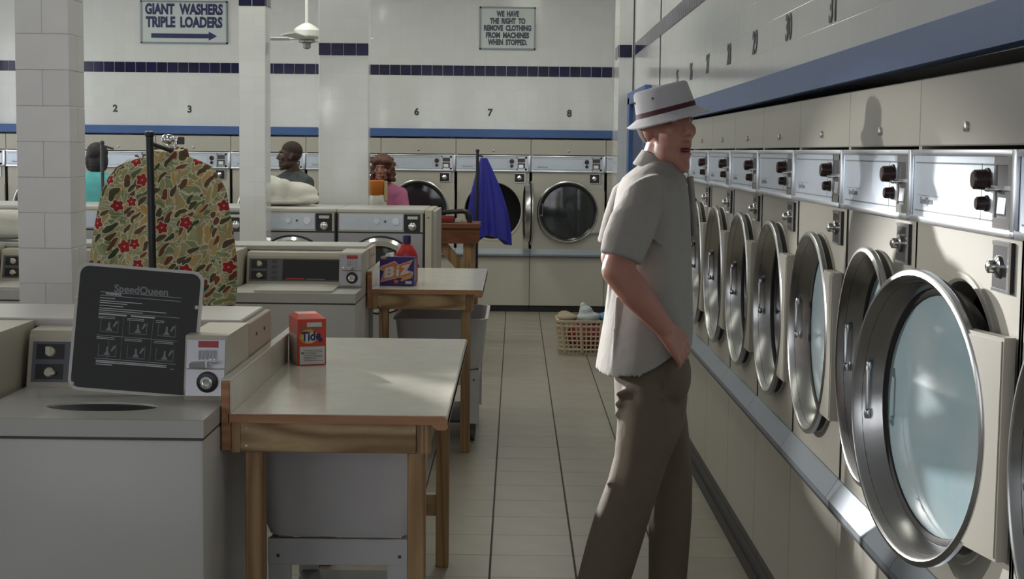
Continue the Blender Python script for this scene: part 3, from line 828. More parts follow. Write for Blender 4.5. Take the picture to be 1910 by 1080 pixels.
lab2 = ['white top-load washer beside the table with the blue detergent box', 'white top-load washer behind the hanging floral shirt',
        'white top-load washer between the floral shirt and the block pillar', 'white top-load washer behind the white block pillar',
        'white top-load washer with a white cloth bundle on it']
for k in range(5): spots.append((-1.128-0.668*k, 7.73, lab2[k]))
for i, (x, y, lb) in enumerate(spots):
    o = w_shut if i == 0 else dup(w_shut)
    o.location = (x, y, 0); o['label'] = lb; o['group'] = G1
# service troughs behind the washers
def trough(x0, x1, y0, y1, z, label):
    t = thing('service_trough', label, 'trough', ((x0+x1)/2, (y0+y1)/2, 0))
    hx, hy = (x1-x0)/2, (y1-y0)/2
    B().box(-hx, hx, -hy, hy, 0, z-0.03).done('box', WHITE_EN, t)
    B().box(-hx, hx, -hy-0.01, hy+0.01, z-0.028, z, 0.004, 1).done('cover', WHITE_EN, t)
    e = B().box(hx+0.001, hx+0.022, -hy+0.01, hy+0.035, z-0.135, z-0.012, 0.003, 1).done('end_board', pm('pinkish_beige_board', (0.44, 0.36, 0.29), 0.5), t)
    b = B()
    for yy in (-hy*0.3, hy*0.45): b.lathe([(0.006, 0), (0.006, 0.003), (0.002, 0.004)], (hx+0.022, yy, z-0.06), 'x', 10)
    b.done('screws', DARKG, e)
    B().box(hx+0.001, hx+0.012, -hy+0.03, hy-0.01, 0.1, z-0.2).done('end_panel', pm('shadow_grey_panel', (0.30, 0.29, 0.26), 0.6), t)
trough(-3.2, -0.856, 4.79, 5.20, 1.112, 'white service trough behind the washer with the open lid')
trough(-4.4, -0.824, 8.45, 8.80, 1.118, 'white service trough behind the washers next to the detergent table')

# ================================================================== steel front loaders
def make_loader():
    t = thing('front_load_washer', 'loader', 'washer')
    hw = 0.331
    b = B(); b.box(-hw, hw, 0.015, 0.86, 0.02, 1.172, 0.004, 1); b.done('cabinet', BEIGE, t)
    b = B(); b.hole_plate(-hw, hw, 0.06, 1.018, 0, 0.70, 0.235, 0.235, lambda u, v: (u, 0.0, v)); b.lathe([(0.235, 0.0), (0.235, 0.012)], (0, 0, 0.70), 'y', 48, cap=False)
    b.done('steel_front', STEEL_D, t, smooth=30)
    B().box(-hw, hw, 0.0, 0.03, 1.018, 1.030).done('black_strip', BLACK, t)
    b = B(); b.prism([(0.0, 1.030), (0.004, 1.170), (0.030, 1.185), (0.03, 1.030)], 'x', -hw, hw); cp = b.done('control_fascia', BEIGE, t)
    B().box(-0.312, 0.172, -0.004, 0.012, 1.040, 1.158, 0.002, 1).done('control_plate', ALU, cp)
    for sx in (-1, 1): B().box(sx*(hw-0.006)-0.006, sx*(hw-0.006)+0.006, -0.002, 0.02, 0.06, 1.170).done('edge_strip', BLACK, t)
    B().box(-hw, hw, 0.0, 0.88, 1.172, 1.200, 0.006, 2).done('top_cover', WHITE_EN, t, smooth=35)
    b = B(); b.box(0.178, 0.300, -0.006, 0.012, 1.032, 1.165, 0.002, 1); cn = b.done('coin_plate', BLACK, t)
    B().lathe([(0.030, 0), (0.030, -0.012), (0.016, -0.016)], (0.242, -0.006, 1.072), 'y', 18).done('lock_barrel', CHROME, cn, smooth=35)
    B().box(0.205, 0.285, -0.022, -0.004, 1.125, 1.150, 0.004, 1).done('coin_slide', CHROME, cn)
    k = B().lathe([(0.021, 0), (0.019, -0.012)], (-0.03, -0.004, 1.108), 'y', 16).done('indicator', ALU_B, cp, smooth=35)
    B().lathe([(0.028, 0), (0.026, -0.008)], (0.115, -0.004, 1.108), 'y', 18).done('dial', ALU_B, cp, smooth=35)
    B().lathe([(0.009, 0), (0.008, -0.006)], (0.035, -0.004, 1.108), 'y', 12).done('button', DARKG, cp)
    b = B(); b.lathe([(0.245, 0.0), (0.285, -0.005), (0.285, -0.020), (0.262, -0.035), (0.225, -0.030), (0.205, 0.0)], (0, 0, 0.70), 'y', 48, closed=True)
    d = b.done('door', CHROME, t, smooth=35)
    B().lathe([(0.300, -0.001), (0.300, -0.004), (0.284, -0.006), (0.284, -0.001)], (0, 0, 0.70), 'y', 48, closed=True).done('door_gasket', BLACK, d, smooth=35)
    B().lathe([(0.21, -0.012), (0.12, -0.02), (0.004, -0.024)], (0, 0, 0.70), 'y', 40).done('glass', pm('dark_loader_glass', (0.02, 0.022, 0.024), 0.08), d, smooth=60)
    B().box(0.245, 0.285, -0.07, -0.015, 0.62, 0.78, 0.01, 2).done('handle', CHROME, d, smooth=35)
    return t
ml = make_loader()
ll = ['steel front-load washer at the row end beside the wooden table', 'steel front-load washer with a white laundry bag on top',
      'steel front-load washer behind the slim tiled pillar', 'steel front-load washer behind the hanging floral shirt',
      'steel front-load washer in front of the woman in turquoise', 'steel front-load washer behind the white block pillar',
      'steel front-load washer left of the block pillar']
for k in range(7):
    o = ml if k == 0 else dup(ml)
    o.location = (-1.018-0.668*k, 11.6, 0); o['label'] = ll[k]; o['group'] = 'steel front loaders in a row'
e = thing('end_panel', 'cream end panel closing the row of steel front loaders', 'panel', (-0.63, 11.6, 0))
B().box(-0.052, 0.0, 0.0, 0.88, 0, 1.198, 0.004, 1).done('board', BEIGE, e)
B().box(0.001, 0.030, 0.05, 0.88, 0, 1.188).done('side_board', CREAM, e)
b = B(); b.lathe([(0.006, 0), (0.006, -0.003)], (-0.026, 0, 1.14), 'y', 10); b.done('screw', DARKG, e)

# ================================================================== folding tables
def make_table(x0, x1, y0, y1, label):
    H = 0.90
    t = thing('folding_table', label, 'table', (0, 0, 0), 0, 'folding tables with a raised back')
    b = B(); b.box(x0+0.028, x1-0.004, y0+0.003, y1-0.003, H-0.006, H, 0.002, 1)
    b.box(x1-0.012, x1, y0+0.003, y1-0.003, H-0.040, H-0.001, 0.005, 2)
    b.box(x0+0.024, x0+0.0285, y0+0.003, y1-0.003, H-0.004, H+0.092)
    b.box(x0-0.001, x0+0.0285, y0+0.003, y1-0.003, H+0.091, H+0.097, 0.002, 1)
    b.done('laminate_top', LAMI, t, smooth=35)
    b = B(); b.prism([(x0+0.02, H-0.002), (x0+0.02, H-0.027), (x1-0.045, H-0.027), (x1-0.030, H-0.042), (x1-0.004, H-0.042), (x1, H-0.030), (x1, H-0.012), (x1-0.012, H-0.002)], 'y', y0, y1)
    b.done('top_core', WOOD_R, t)
    b = B(); b.box(x0, x0+0.026, y0, y1, H-0.108, H+0.092, 0.003, 1); b.done('back_board', WOOD_R, t)
    za, zb = H-0.112, H-0.0275
    B().box(x0+0.052, x1-0.090, y0+0.012, y0+0.034, za, zb, 0.002, 1).done('front_apron', WOOD_X, t)
    B().box(x0+0.027, x0+0.052, y0+0.013, y0+0.06, za-0.002, zb).done('corner_block', WOOD_Z, t)
    B().box(x1-0.088, x1-0.050, y0+0.020, y0+0.07, za-0.002, zb).done('corner_block', WOOD_Z, t)
    B().box(x0+0.052, x1-0.090, y1-0.034, y1-0.012, za, zb, 0.002, 1).done('rear_apron', WOOD_X, t)
    B().box(x1-0.078, x1-0.056, y0+0.08, y1-0.034, za, zb, 0.002, 1).done('side_apron', WOOD_Y, t)
    B().box(x0+0.03, x0+0.052, y0+0.08, y1-0.034, za, zb, 0.002, 1).done('side_apron', WOOD_Y, t)
    for lx in (x0+0.062, x1-0.116):
        for ly in (y0+0.036, y1-0.12):
            B().box(lx, lx+0.050, ly, ly+0.075, 0, zb, 0.003, 1).done('leg', WOOD_Z, t)
    B().box(x0+0.11, x1-0.11, y1-0.105, y1-0.07, 0.205, 0.290, 0.002, 1).done('stretcher', WOOD_X, t)
    B().box(x0+0.115, x0+0.145, y0+0.3, y0+0.37, 0.02, zb).done('rear_post', WOOD_Z, t) if False else None
    b = B()
    for x, z in ((x0+0.07, zb-0.016), (x0+0.07, za+0.018), (x1-0.105, zb-0.016)): b.lathe([(0.004, 0), (0.0035, -0.0015)], (x, y0+0.012, z), 'y', 10)
    b.done('screws', CHROME, t)
    return t
make_table(-0.828, -0.185, 4.30, 6.09, 'wooden folding table with cream top carrying the orange soap carton')
make_table(-0.797, -0.172, 8.26, 9.78, 'wooden folding table with cream top carrying the blue soap box')
# heavy red stained table by the back dryers
t = thing('work_table', 'red stained wooden table with a diagonal brace near the back dryers', 'table', (0, 0, 0))
B().box(-0.80, -0.300, 12.98, 13.46, 0.99, 1.035, 0.006, 2).done('tabletop', WOOD_RED, t)
B().prism([(-0.80, 0.990), (-0.80, 0.862), (-0.325, 0.862), (-0.302, 0.885), (-0.302, 0.990)], 'y', 13.0, 13.04).done('front_apron', WOOD_RED, t)
B().box(-0.36, -0.33, 13.04, 13.42, 0.87, 0.99).done('side_apron', WOOD_RED, t)
for lx in (-0.440, -0.78):
    for ly in (13.045, 13.35): B().box(lx, lx+0.095, ly, ly+0.095, 0, 0.99, 0.003, 1).done('leg', WOOD_Z, t)
b = B(); b.loft([[(x, y, z) for x, y, z in ((-0.70, yy, 0.862), (-0.58, yy, 0.862), (-0.40, yy, 0.655), (-0.40, yy, 0.535))] for yy in (13.05, 13.10)])
b.done('brace', WOOD_Z, t)

# ================================================================== laundry carts
def make_cart(label, cx, y0, y1, hb, ht, zb, zt):
    t = thing('laundry_cart', label, 'cart', (cx, (y0+y1)/2, 0), 0, 'white laundry carts under the tables')
    L_ = (y1-y0)/2
    def ring(hx, hy, z, r): return [(x, y, z) for x, y in rrect(0, 0, hx, hy, r, 6)]
    b = B()
    b.loft([ring(hb-0.05, L_-0.09, zb+0.002, 0.05), ring(hb-0.012, L_-0.052, zb+0.012, 0.07), ring(hb, L_-0.04, zb+0.045, 0.075), ring(ht-0.012, L_-0.012, zt-0.012, 0.06), ring(ht, L_, zt-0.010, 0.06),
            ring(ht, L_, zt, 0.06), ring(ht-0.018, L_-0.018, zt, 0.05), ring(hb-0.01, L_-0.05, zb+0.05, 0.07), ring(hb-0.06, L_-0.10, zb+0.02, 0.05)])
    b.done('tub', WHITE_PL, t, smooth=40)
    yb = L_-0.075
    for s_ in (-1, 1):
        w_ = B().box(-hb+0.012, hb-0.012, s_*yb-0.012, s_*yb+0.012, zb-0.085, zb+0.001, 0.002, 1).done('end_rail', WHITE_WD, t)
        b = B()
        for x in (-hb+0.045, hb-0.045): b.lathe([(0.006, 0), (0.005, s_*0.002)], (x, s_*(yb+0.012), zb-0.055), 'y', 10)
        b.done('screws', DARKG, w_)
        B().box(s_*(hb-0.03)-0.012, s_*(hb-0.03)+0.012, -yb, yb, zb-0.085, zb+0.001, 0.002, 1).done('side_rail', WHITE_WD, t)
        for r_ in (-1, 1):
            B().box(s_*(hb-0.050)-0.036, s_*(hb-0.050)+0.036, r_*yb-0.011, r_*yb+0.011, 0.095, zb-0.083, 0.002, 1).done('leg_board', WHITE_WD, t)
            b = B(); b.lathe([(0.034, -0.012), (0.036, 0), (0.034, 0.012)], (s_*(hb-0.05), r_*yb, 0.036), 'x', 18).box(s_*(hb-0.05)-0.016, s_*(hb-0.05)+0.016, r_*yb-0.012, r_*yb+0.012, 0.04, 0.1)
            b.done('caster', DARKG, t, smooth=35)
    B().box(-hb+0.03, hb-0.03, -yb+0.02, yb-0.02, 0.098, 0.115).done('base_board', DARKG, t)  # coloured dark so the space between the legs reads as shaded
    return t
make_cart('white plastic laundry cart under the table with the orange soap carton', -0.553, 4.76, 5.60, 0.240, 0.264, 0.405, 0.765)
make_cart('white plastic laundry cart under the table with the blue soap box', -0.415, 8.58, 9.42, 0.235, 0.268, 0.405, 0.705)

# ================================================================== soap on the tables
ORANGE = pm('orange_red_carton', (0.52, 0.045, 0.020), 0.35)
RED_SIDE = pm('pale_carton_side', (0.40, 0.30, 0.25), 0.5)
YEL = pm('yellow_print', (0.55, 0.30, 0.03), 0.5)
OR2 = pm('orange_print', (0.60, 0.16, 0.03), 0.5)
PURP = pm('deep_blue_violet_carton', (0.035, 0.014, 0.16), 0.4)
GREYP = pm('brown_grey_print', (0.16, 0.13, 0.10), 0.5)
t = thing('soap_carton', 'orange red laundry soap carton standing on the folding table', 'box', (-0.700, 5.285, 0.9005), R(20), 'soap boxes')
cw, cdp, ch = 0.050, 0.075, 0.162
b = B(); b.box(-cw, cw, 0, 2*cdp, 0, ch, 0.0015, 1); body = b.done('carton', ORANGE, t)
b = B(); b.loft([[(-cw, 0.002, ch), (cw, 0.002, ch), (cw, 2*cdp, ch), (-cw, 2*cdp, ch)], [(-cw*0.7, 0.06, ch+0.012), (cw*0.7, 0.06, ch+0.012), (cw*0.75, 2*cdp-0.03, ch+0.014), (-cw*0.75, 2*cdp-0.03, ch+0.014)]])
b.done('flap', ORANGE, t)
def fp(n, pts, mt, d=0.0012): return B().prism(pts, 'y', -d, 0.0002).done(n, mt, t)
def rect(x0, x1, z0, z1): return [(x0, z0), (x1, z0), (x1, z1), (x0, z1)]
pn = fp('white_panel', rect(-0.043, 0.045, 0.004, 0.066), PRINT_W)
b = B()
for i in range(7): b.box(-0.030, 0.036-(0.02 if i % 3 == 2 else 0), -0.0015, -0.001, 0.052-i*0.006, 0.054-i*0.006)
b.box(-0.038, -0.030, -0.0015, -0.001, 0.040, 0.048).done('small_print', GREYP, pn)
fp('sticker', rect(-0.018, 0.034, 0.134, 0.150), PRINT_W); fp('tape_strip', rect(-0.048, 0.030, 0.128, 0.135), GREYP)
n = 24
fp('bullseye', [(-0.012+0.033*math.cos(2*PI*i/n), 0.101+0.026*math.sin(2*PI*i/n)) for i in range(n)], YEL, 0.0014)
fp('bullseye_inner', [(-0.008+0.026*math.cos(2*PI*i/n), 0.098+0.018*math.sin(2*PI*i/n)) for i in range(n)], PRINT_W, 0.0016)
text('lettering', 'Tide', 0.044, LETTER, t, T(-0.005, -0.0019, 0.101) @ FACE_Y @ Matrix.Rotation(R(4), 4, 'Z'), bold=0.0015, ext=0.0003, sx=0.86, shear=0.1)
fp('round_mark', [(0.030+0.008*math.cos(2*PI*i/n), 0.088+0.007*math.sin(2*PI*i/n)) for i in range(n)], LETTER, 0.0014)
B().box(-cw-0.0012, -cw+0.0002, 0.010, 2*cdp-0.010, 0.004, 0.105).done('side_panel', RED_SIDE, t)

t = thing('soap_box', 'deep blue soap box with white and orange lettering on the table', 'box', (-0.652, 8.45, 0.9005), R(-9), 'soap boxes')
b = B(); b.box(-0.096, 0.096, 0, 0.075, 0, 0.160, 0.0015, 1).done('carton', PURP, t)
fp('orange_flash', [(-0.092, 0.018), (0.02, 0.047), (0.04, 0.040), (0.094, 0.062), (0.094, 0.080), (0.060, 0.088), (0.094, 0.148), (0.012, 0.118), (-0.010, 0.138), (-0.092, 0.105), (-0.092, 0.086), (-0.070, 0.080)], pm('pale_pink_edge', (0.55, 0.36, 0.36), 0.5), 0.0010)
fp('orange_flash_inner', [(-0.084, 0.026), (0.02, 0.054), (0.04, 0.047), (0.088, 0.068), (0.048, 0.084), (0.084, 0.138), (0.010, 0.112), (-0.010, 0.130), (-0.084, 0.100), (-0.084, 0.090), (-0.062, 0.082)], OR2, 0.0014)
b = B()
b.prism([(-0.070, 0.040), (-0.024, 0.050), (-0.012, 0.064), (-0.018, 0.080), (-0.012, 0.090), (-0.020, 0.108), (-0.064, 0.098)], 'y', -0.0020, -0.0012)
b.done('letter_b', PRINT_W, t)
b = B(); b.prism([(-0.050, 0.058), (-0.036, 0.062), (-0.038, 0.072), (-0.049, 0.069)], 'y', -0.0024, -0.0018).prism([(-0.048, 0.080), (-0.036, 0.083), (-0.037, 0.092), (-0.047, 0.090)], 'y', -0.0024, -0.0018)
b.done('letter_counters', OR2, t)
b = B(); b.prism([(-0.004, 0.052), (0.013, 0.056), (0.015, 0.096), (-0.002, 0.092)], 'y', -0.0020, -0.0012).done('letter_i', PRINT_W, t)
b = B(); b.prism([(-0.001, 0.099), (0.015, 0.103), (0.015, 0.113), (0.0, 0.108)], 'y', -0.0020, -0.0012).done('letter_i_dot', PRINT_W, t)
b = B(); b.prism([(0.022, 0.058), (0.070, 0.072), (0.066, 0.086), (0.046, 0.080), (0.076, 0.124), (0.030, 0.112), (0.030, 0.099), (0.050, 0.103), (0.022, 0.068)], 'y', -0.0020, -0.0012).done('letter_z', PRINT_W, t)
fp('yellow_flash', [(0.020, 0.030), (0.030, 0.026), (0.090, 0.048), (0.090, 0.058), (0.034, 0.042)], YEL, 0.0022)
fp('corner_mark', rect(-0.090, -0.058, 0.146, 0.158), YEL); fp('white_mark', [(-0.010, 0.012), (0.006, 0.018), (0.012, 0.030), (-0.014, 0.034)], OR2, 0.0018); fp('net_weight', rect(0.050, 0.086, 0.012, 0.028), PRINT_W)
B().box(0.0955, 0.0972, 0.010, 0.065, 0.03, 0.15).done('side_print', pm('side_violet_print', (0.20, 0.16, 0.30), 0.5), t)
b = B(); b.loft([[(-0.07, 0.003, 0.160), (-0.03, 0.003, 0.160), (-0.03, 0.07, 0.160), (-0.07, 0.07, 0.160)], [(-0.060, 0.01, 0.178), (-0.050, 0.01, 0.182), (-0.045, 0.06, 0.178), (-0.060, 0.06, 0.176)]])
b.done('torn_flap', PRINT_W, t)
t = thing('soap_bottle', 'red detergent bottle with a dark blue cap behind the blue soap box', 'bottle', (-0.612, 8.66, 0.9005))
b = B()
b.loft([[(hx*math.cos(2*PI*i/20)*(1 if True else 0), hy*math.sin(2*PI*i/20), z) for i in range(20)] for hx, hy, z in ((0.075, 0.045, 0), (0.08, 0.05, 0.01), (0.08, 0.05, 0.165), (0.070, 0.045, 0.190), (0.046, 0.034, 0.228), (0.024, 0.024, 0.238), (0.022, 0.022, 0.245))])
b.done('bottle', pm('red_plastic', (0.50, 0.022, 0.02), 0.3), t, smooth=40)
B().lathe([(0.030, 0.240), (0.030, 0.285), (0.026, 0.290)], (0, 0, 0), 'z', 20).done('cap', pm('dark_blue_cap', (0.02, 0.02, 0.10), 0.35), t, smooth=35)

t.scale = (0.80, 0.80, 0.93)
# bag on the red table
t = thing('hand_bag', 'black bag with a curved handle on the red stained table', 'bag', (-0.52, 13.10, 1.036))
b = B(); b.tube([(0.13, 0, 0.0), (0.135, 0, 0.05), (0.11, 0, 0.09), (0.07, 0, 0.098), (-0.10, 0, 0.085)], [0.022, 0.024, 0.024, 0.022, 0.02], 10).done('handle', BLACK, t, smooth=50)
B().box(-0.16, 0.0, -0.03, 0.10, 0.0, 0.055, 0.012, 2).done('body', pm('dark_red_cloth', (0.20, 0.02, 0.025), 0.7), t, smooth=40)
B().box(0.005, 0.06, -0.01, 0.06, 0.0, 0.035, 0.008, 2).done('pouch', PRINT_W, t, smooth=40)

# ================================================================== cloth bundles
def bundle(name, label, cat, loc, blobs, mt, voxel=0.012, part='cloth'):
    b = B()
    for c, r in blobs: b.ell(c, r, None, 14)
    o = remesh(b, name, mt, None, voxel, 6)
    o.location = loc
    return tag(o, label, cat)
CLOTH_W = pm('white_cloth', (0.66, 0.65, 0.58), 0.85, var=(9, 0.08), bump=(14, 0.8))
bundle('laundry_bag', 'white stuffed laundry bag on a steel front loader', 'bag', (-1.88, 12.12, 1.206),
       [((-0.10, 0, 0.12), (0.20, 0.16, 0.105)), ((0.12, 0.02, 0.10), (0.20, 0.15, 0.085)), ((-0.08, 0.0, 0.15), (0.15, 0.12, 0.085)), ((0.05, -0.05, 0.12), (0.09, 0.10, 0.09)), ((0.0, 0, 0.03), (0.30, 0.17, 0.035)), ((0.22, 0.0, 0.05), (0.12, 0.12, 0.05))], CLOTH_W)
bundle('cloth_bundle', 'white cloth bundle heaped on the washer left of the block pillar', 'cloth', (-2.90, 8.60, 1.121),
       [((0, 0, 0.06), (0.30, 0.14, 0.06)), ((0.05, 0, 0.11), (0.22, 0.12, 0.06)), ((-0.1, 0.02, 0.08), (0.2, 0.12, 0.07))], CLOTH_W)

# ================================================================== laundry basket
t = thing('laundry_basket', 'cream plastic laundry basket with slotted sides on the floor', 'basket', (0.625, 12.60, 0))
BK = pm('cream_basket_plastic', (0.55, 0.46, 0.34), 0.45)
def bring(hx, hy, z, r=0.07): return [(x, y, z) for x, y in rrect(0, 0, hx, hy, r, 5)]
b = B()
b.loft([bring(0.235, 0.175, 0.0), bring(0.238, 0.178, 0.02), bring(0.232, 0.172, 0.02), bring(0.22, 0.16, 0.006)])
b.done('base', BK, t, smooth=40)
b = B(); b.loft([bring(0.272, 0.208, 0.262), bring(0.282, 0.218, 0.268), bring(0.282, 0.218, 0.285), bring(0.262, 0.198, 0.285), bring(0.262, 0.198, 0.262)], closed=True)
b.done('rim', BK, t, smooth=40)
b = B()
lo, hi = bring(0.238, 0.178, 0.018), bring(0.272, 0.208, 0.265)
def onwall(u, v):
    n_ = len(lo); k = int(u*n_) % n_; f = u*n_-int(u*n_)
    a = Vector(lo[k]).lerp(Vector(lo[(k+1) % n_]), f); c = Vector(hi[k]).lerp(Vector(hi[(k+1) % n_]), f)
    return a.lerp(c, v)
per = []
# columns by real arc length so the slats are even
import bisect
acc = [0]
for k in range(len(lo)): acc.append(acc[-1]+(Vector(lo[(k+1) % len(lo)])-Vector(lo[k])).length)
def atlen(s_):
    s_ %= acc[-1]; k = min(bisect.bisect_right(acc, s_)-1, len(lo)-1); f = (s_-acc[k])/max(1e-9, acc[k+1]-acc[k]); return (k+f)/len(lo)
NC = 44
for i in range(NC):
    u = atlen(acc[-1]*i/NC)
    b.tube([onwall(u, 0), onwall(u, 1)], 0.0075 if i % 4 else 0.016, 6)
for v in (0.10, 0.25, 0.40, 0.55, 0.70, 0.88):
    pts = [onwall(atlen(acc[-1]*i/60), v) for i in range(61)]
    b.tube(pts, 0.007 if 0.2 < v < 0.8 else 0.011, 6, False)
b.done('slotted_wall', BK, t, smooth=50)
bundle('garment', 'dark red garment inside the cream laundry basket', 'clothing', (0.625, 12.60, 0.022), [((0, 0, 0.10), (0.20, 0.14, 0.10)), ((0.05, 0.0, 0.15), (0.16, 0.12, 0.07)), ((-0.08, 0, 0.12), (0.11, 0.12, 0.10))], pm('red_garment', (0.30, 0.035, 0.025), 0.85), 0.014)
bundle('plastic_bag', 'white plastic bag sticking up out of the laundry basket', 'bag', (0.610, 12.55, 0.264), [((0, 0, 0.03), (0.10, 0.07, 0.05)), ((-0.02, 0, 0.08), (0.06, 0.05, 0.05)), ((-0.045, 0, 0.12), (0.028, 0.025, 0.04)), ((0.03, 0, 0.04), (0.07, 0.06, 0.035))], pm('white_bag_film', (0.55, 0.60, 0.60), 0.35, bump=(18, 0.8)), 0.010)
bundle('garment', 'light blue garment lying in the laundry basket', 'clothing', (0.785, 12.60, 0.266), [((0, 0, 0.03), (0.10, 0.10, 0.045)), ((0.03, 0, 0.05), (0.07, 0.07, 0.04))], pm('light_blue_cloth', (0.14, 0.25, 0.45), 0.85), 0.012)
bundle('garment', 'beige garment at the open end of the laundry basket', 'clothing', (0.435, 12.60, 0.266), [((0, 0, 0.02), (0.09, 0.12, 0.04)), ((-0.02, 0.03, 0.04), (0.06, 0.07, 0.035))], pm('beige_cloth', (0.36, 0.29, 0.20), 0.85), 0.012)

# ================================================================== garment racks and hanging clothes
POLE = pm('black_pole_enamel', (0.010, 0.010, 0.016), 0.4)
GREYPOLE = pm('grey_pole_metal', (0.10, 0.11, 0.12), 0.35, 0.6)
def make_rack(label, x, y, top, lean, arm, mt, r, arm_z=None, bx=0.0):
    t = thing('garment_rack', label, 'rack', (x, y, 0))
    b = B(); b.tube([(0, 0, 0.10), (lean, 0, top)], r, 12).lathe([(r, 0), (r*1.25, 0.004), (r*1.25, 0.02), (r*0.6, 0.026)], (lean, 0, top-0.004), 'z', 12)
    b.done('pole', mt, t, smooth=40)
    b = B()
    b.tube([(bx-0.26, -0.20, 0.10), (bx+0.26, -0.20, 0.10), (bx+0.26, 0.20, 0.10), (bx-0.26, 0.20, 0.10), (bx-0.26, -0.20, 0.10)], 0.013, 8).tube([(bx-0.26, 0, 0.10), (bx+0.26, 0, 0.10)], 0.013, 8)
    b.done('base_frame', mt, t, smooth=40)
    for sx in (bx-0.25, bx+0.25):
        for sy in (-0.19, 0.19): B().lathe([(0.036, -0.012), (0.040, 0), (0.036, 0.012)], (sx, sy, 0.0405), 'x', 16).box(sx-0.014, sx+0.014, sy-0.01, sy+0.01, 0.05, 0.1).done('caster', RUBBER, t, smooth=35)
    az = arm_z or top-0.03
    B().tube([(lean, 0, az), (lean+arm[0], arm[1], az+arm[2])], r*0.62, 10).done('arm', mt, t, smooth=40)
    return t
make_rack('black garment rack pole in front of the floral shirt', -1.562, 6.66, 1.697, -0.022, (0.055, 0.20, -0.035), POLE, 0.0165)
make_rack('thin grey garment rack pole with a short black arm before the woman in turquoise', -2.62, 9.75, 1.665, 0.0, (0.072, 0.0, -0.02), GREYPOLE, 0.012, 1.655)
make_rack('black garment rack pole holding the blue garment', -0.345, 13.80, 1.640, 0.0, (0.05, 0.0, -0.02), POLE, 0.014, 1.615, -0.25)

# hanger and floral shirt
t = thing('clothes_hanger', 'pale hanger with a metal hook on the black garment pole', 'hanger', (-1.545, 6.86, 1.60))
HAN = pm('pale_hanger_plastic', (0.80, 0.80, 0.66), 0.3)
b = B(); b.tube([(-0.20, 0, -0.115), (-0.10, 0, -0.045), (-0.075, 0, 0.026), (0.06, 0, 0.028), (0.09, 0, -0.045), (0.18, 0, -0.10)], [0.007, 0.009, 0.013, 0.013, 0.009, 0.007], 10).done('bar', HAN, t, smooth=50)
b = B(); pts = [(0.0, 0, 0.02), (0.0, 0, 0.045)]+[(0.012+0.022*math.cos(a), 0, 0.068+0.022*math.sin(a)) for a in [R(x) for x in range(230, -130, -30)]]
b.tube(pts, 0.006, 8).done('hook', CHROME, t, smooth=50)
B().lathe([(0.004, -0.03), (0.022, -0.02), (0.026, 0), (0.022, 0.02), (0.004, 0.03)], (-0.004, 0.0, 0.082), 'x', 16).done('swivel', CHROME, t, smooth=50)
B().box(0.038, 0.068, -0.008, 0.008, 0.062, 0.096, 0.003, 1).done('clip', DARKG, t)

def ering(cx, cy, hx, hy, z, n=28, p=2.5, wav=0.0, k=5, ph=0.0):
    out = []
    for i in range(n):
        a = 2*PI*i/n; ca, sa = math.cos(a), math.sin(a)
        m_ = 1+wav*math.sin(k*a+ph)
        out.append((cx+hx*m_*math.copysign(abs(ca)**(2/p), ca), cy+hy*m_*math.copysign(abs(sa)**(2/p), sa), z))
    return out
b = B()
secs = [(1.618, -1.552, 0.075, 0.028), (1.604, -1.556, 0.112, 0.036), (1.583, -1.562, 0.175, 0.046), (1.558, -1.566, 0.222, 0.053), (1.515, -1.568, 0.238, 0.058), (1.45, -1.570, 0.218, 0.064), (1.35, -1.572, 0.214, 0.068), (1.20, -1.574, 0.222, 0.075), (1.05, -1.574, 0.230, 0.08), (0.90, -1.574, 0.236, 0.085)]
b.loft([ering(cx, 6.87, hx, hy, z, 40, 2.6, 0.05 if z < 1.5 else 0, 11, z*9) for z, cx, hx, hy in secs])
b.loft([ering(x, 6.86, hx, hy, z, 24, 2.2, 0.05, 5, z*7) for z, x, hx, hy in ((1.525, -1.775, 0.035, 0.04), (1.45, -1.790, 0.055, 0.06), (1.30, -1.815, 0.062, 0.062), (1.15, -1.838, 0.066, 0.064), (1.0, -1.852, 0.07, 0.066), (0.95, -1.855, 0.07, 0.066))])
b.loft([ering(x, 6.86, hx, hy, z, 24, 2.2, 0.05, 5, z*7) for z, x, hx, hy in ((1.54, -1.372, 0.04, 0.04), (1.46, -1.345, 0.056, 0.06), (1.30, -1.325, 0.062, 0.062), (1.15, -1.312, 0.066, 0.064), (1.0, -1.318, 0.07, 0.066), (0.94, -1.322, 0.066, 0.066))])
fs = remesh(b, 'floral_shirt', FLORAL, None, 0.011, 3)
tag(fs, 'green and tan floral print shirt with red blossoms on a hanger', 'shirt')
b = B()
b.loft([[(-1.552+hx*math.cos(R(a))*1.0, 6.868+hy*math.sin(R(a)), z+0.012*math.sin(R(a))) for a in range(0, 360, 15)] for hx, hy, z in ((0.092, 0.036, 1.603), (0.098, 0.044, 1.600), (0.088, 0.040, 1.640), (0.080, 0.034, 1.642))], closed=True)
b.done('collar', FLORAL, fs, smooth=60)

# blue garment on the far rack
b = B()
rows = []
for i in range(15):
    f = i/14; z = 1.585-f*0.74
    wdt = 0.03+0.115*min(1, f*1.5)**0.8+0.02*f; cx = -0.290+0.062*f
    row = []
    n = 48
    for j in range(n):
        a = 2*PI*j/n
        rr = 1+0.22*math.sin(9*a+f*1.5)*min(1, f*3)
        zz = z
        if i == 14: zz += 0.045*math.cos(2*(a))*-1-0.0
        row.append((cx+wdt*rr*math.cos(a), 13.885+0.055*rr*math.sin(a)*(0.5+f*0.6), zz))
    rows.append(row)
b.loft(rows)
bg_o = b.done('blue_garment', pm('royal_blue_satin', (0.018, 0.020, 0.30), 0.42, var=(7, 0.15)), smooth=60)
tag(bg_o, 'royal blue satin garment hanging on a rack before the back dryers', 'garment')

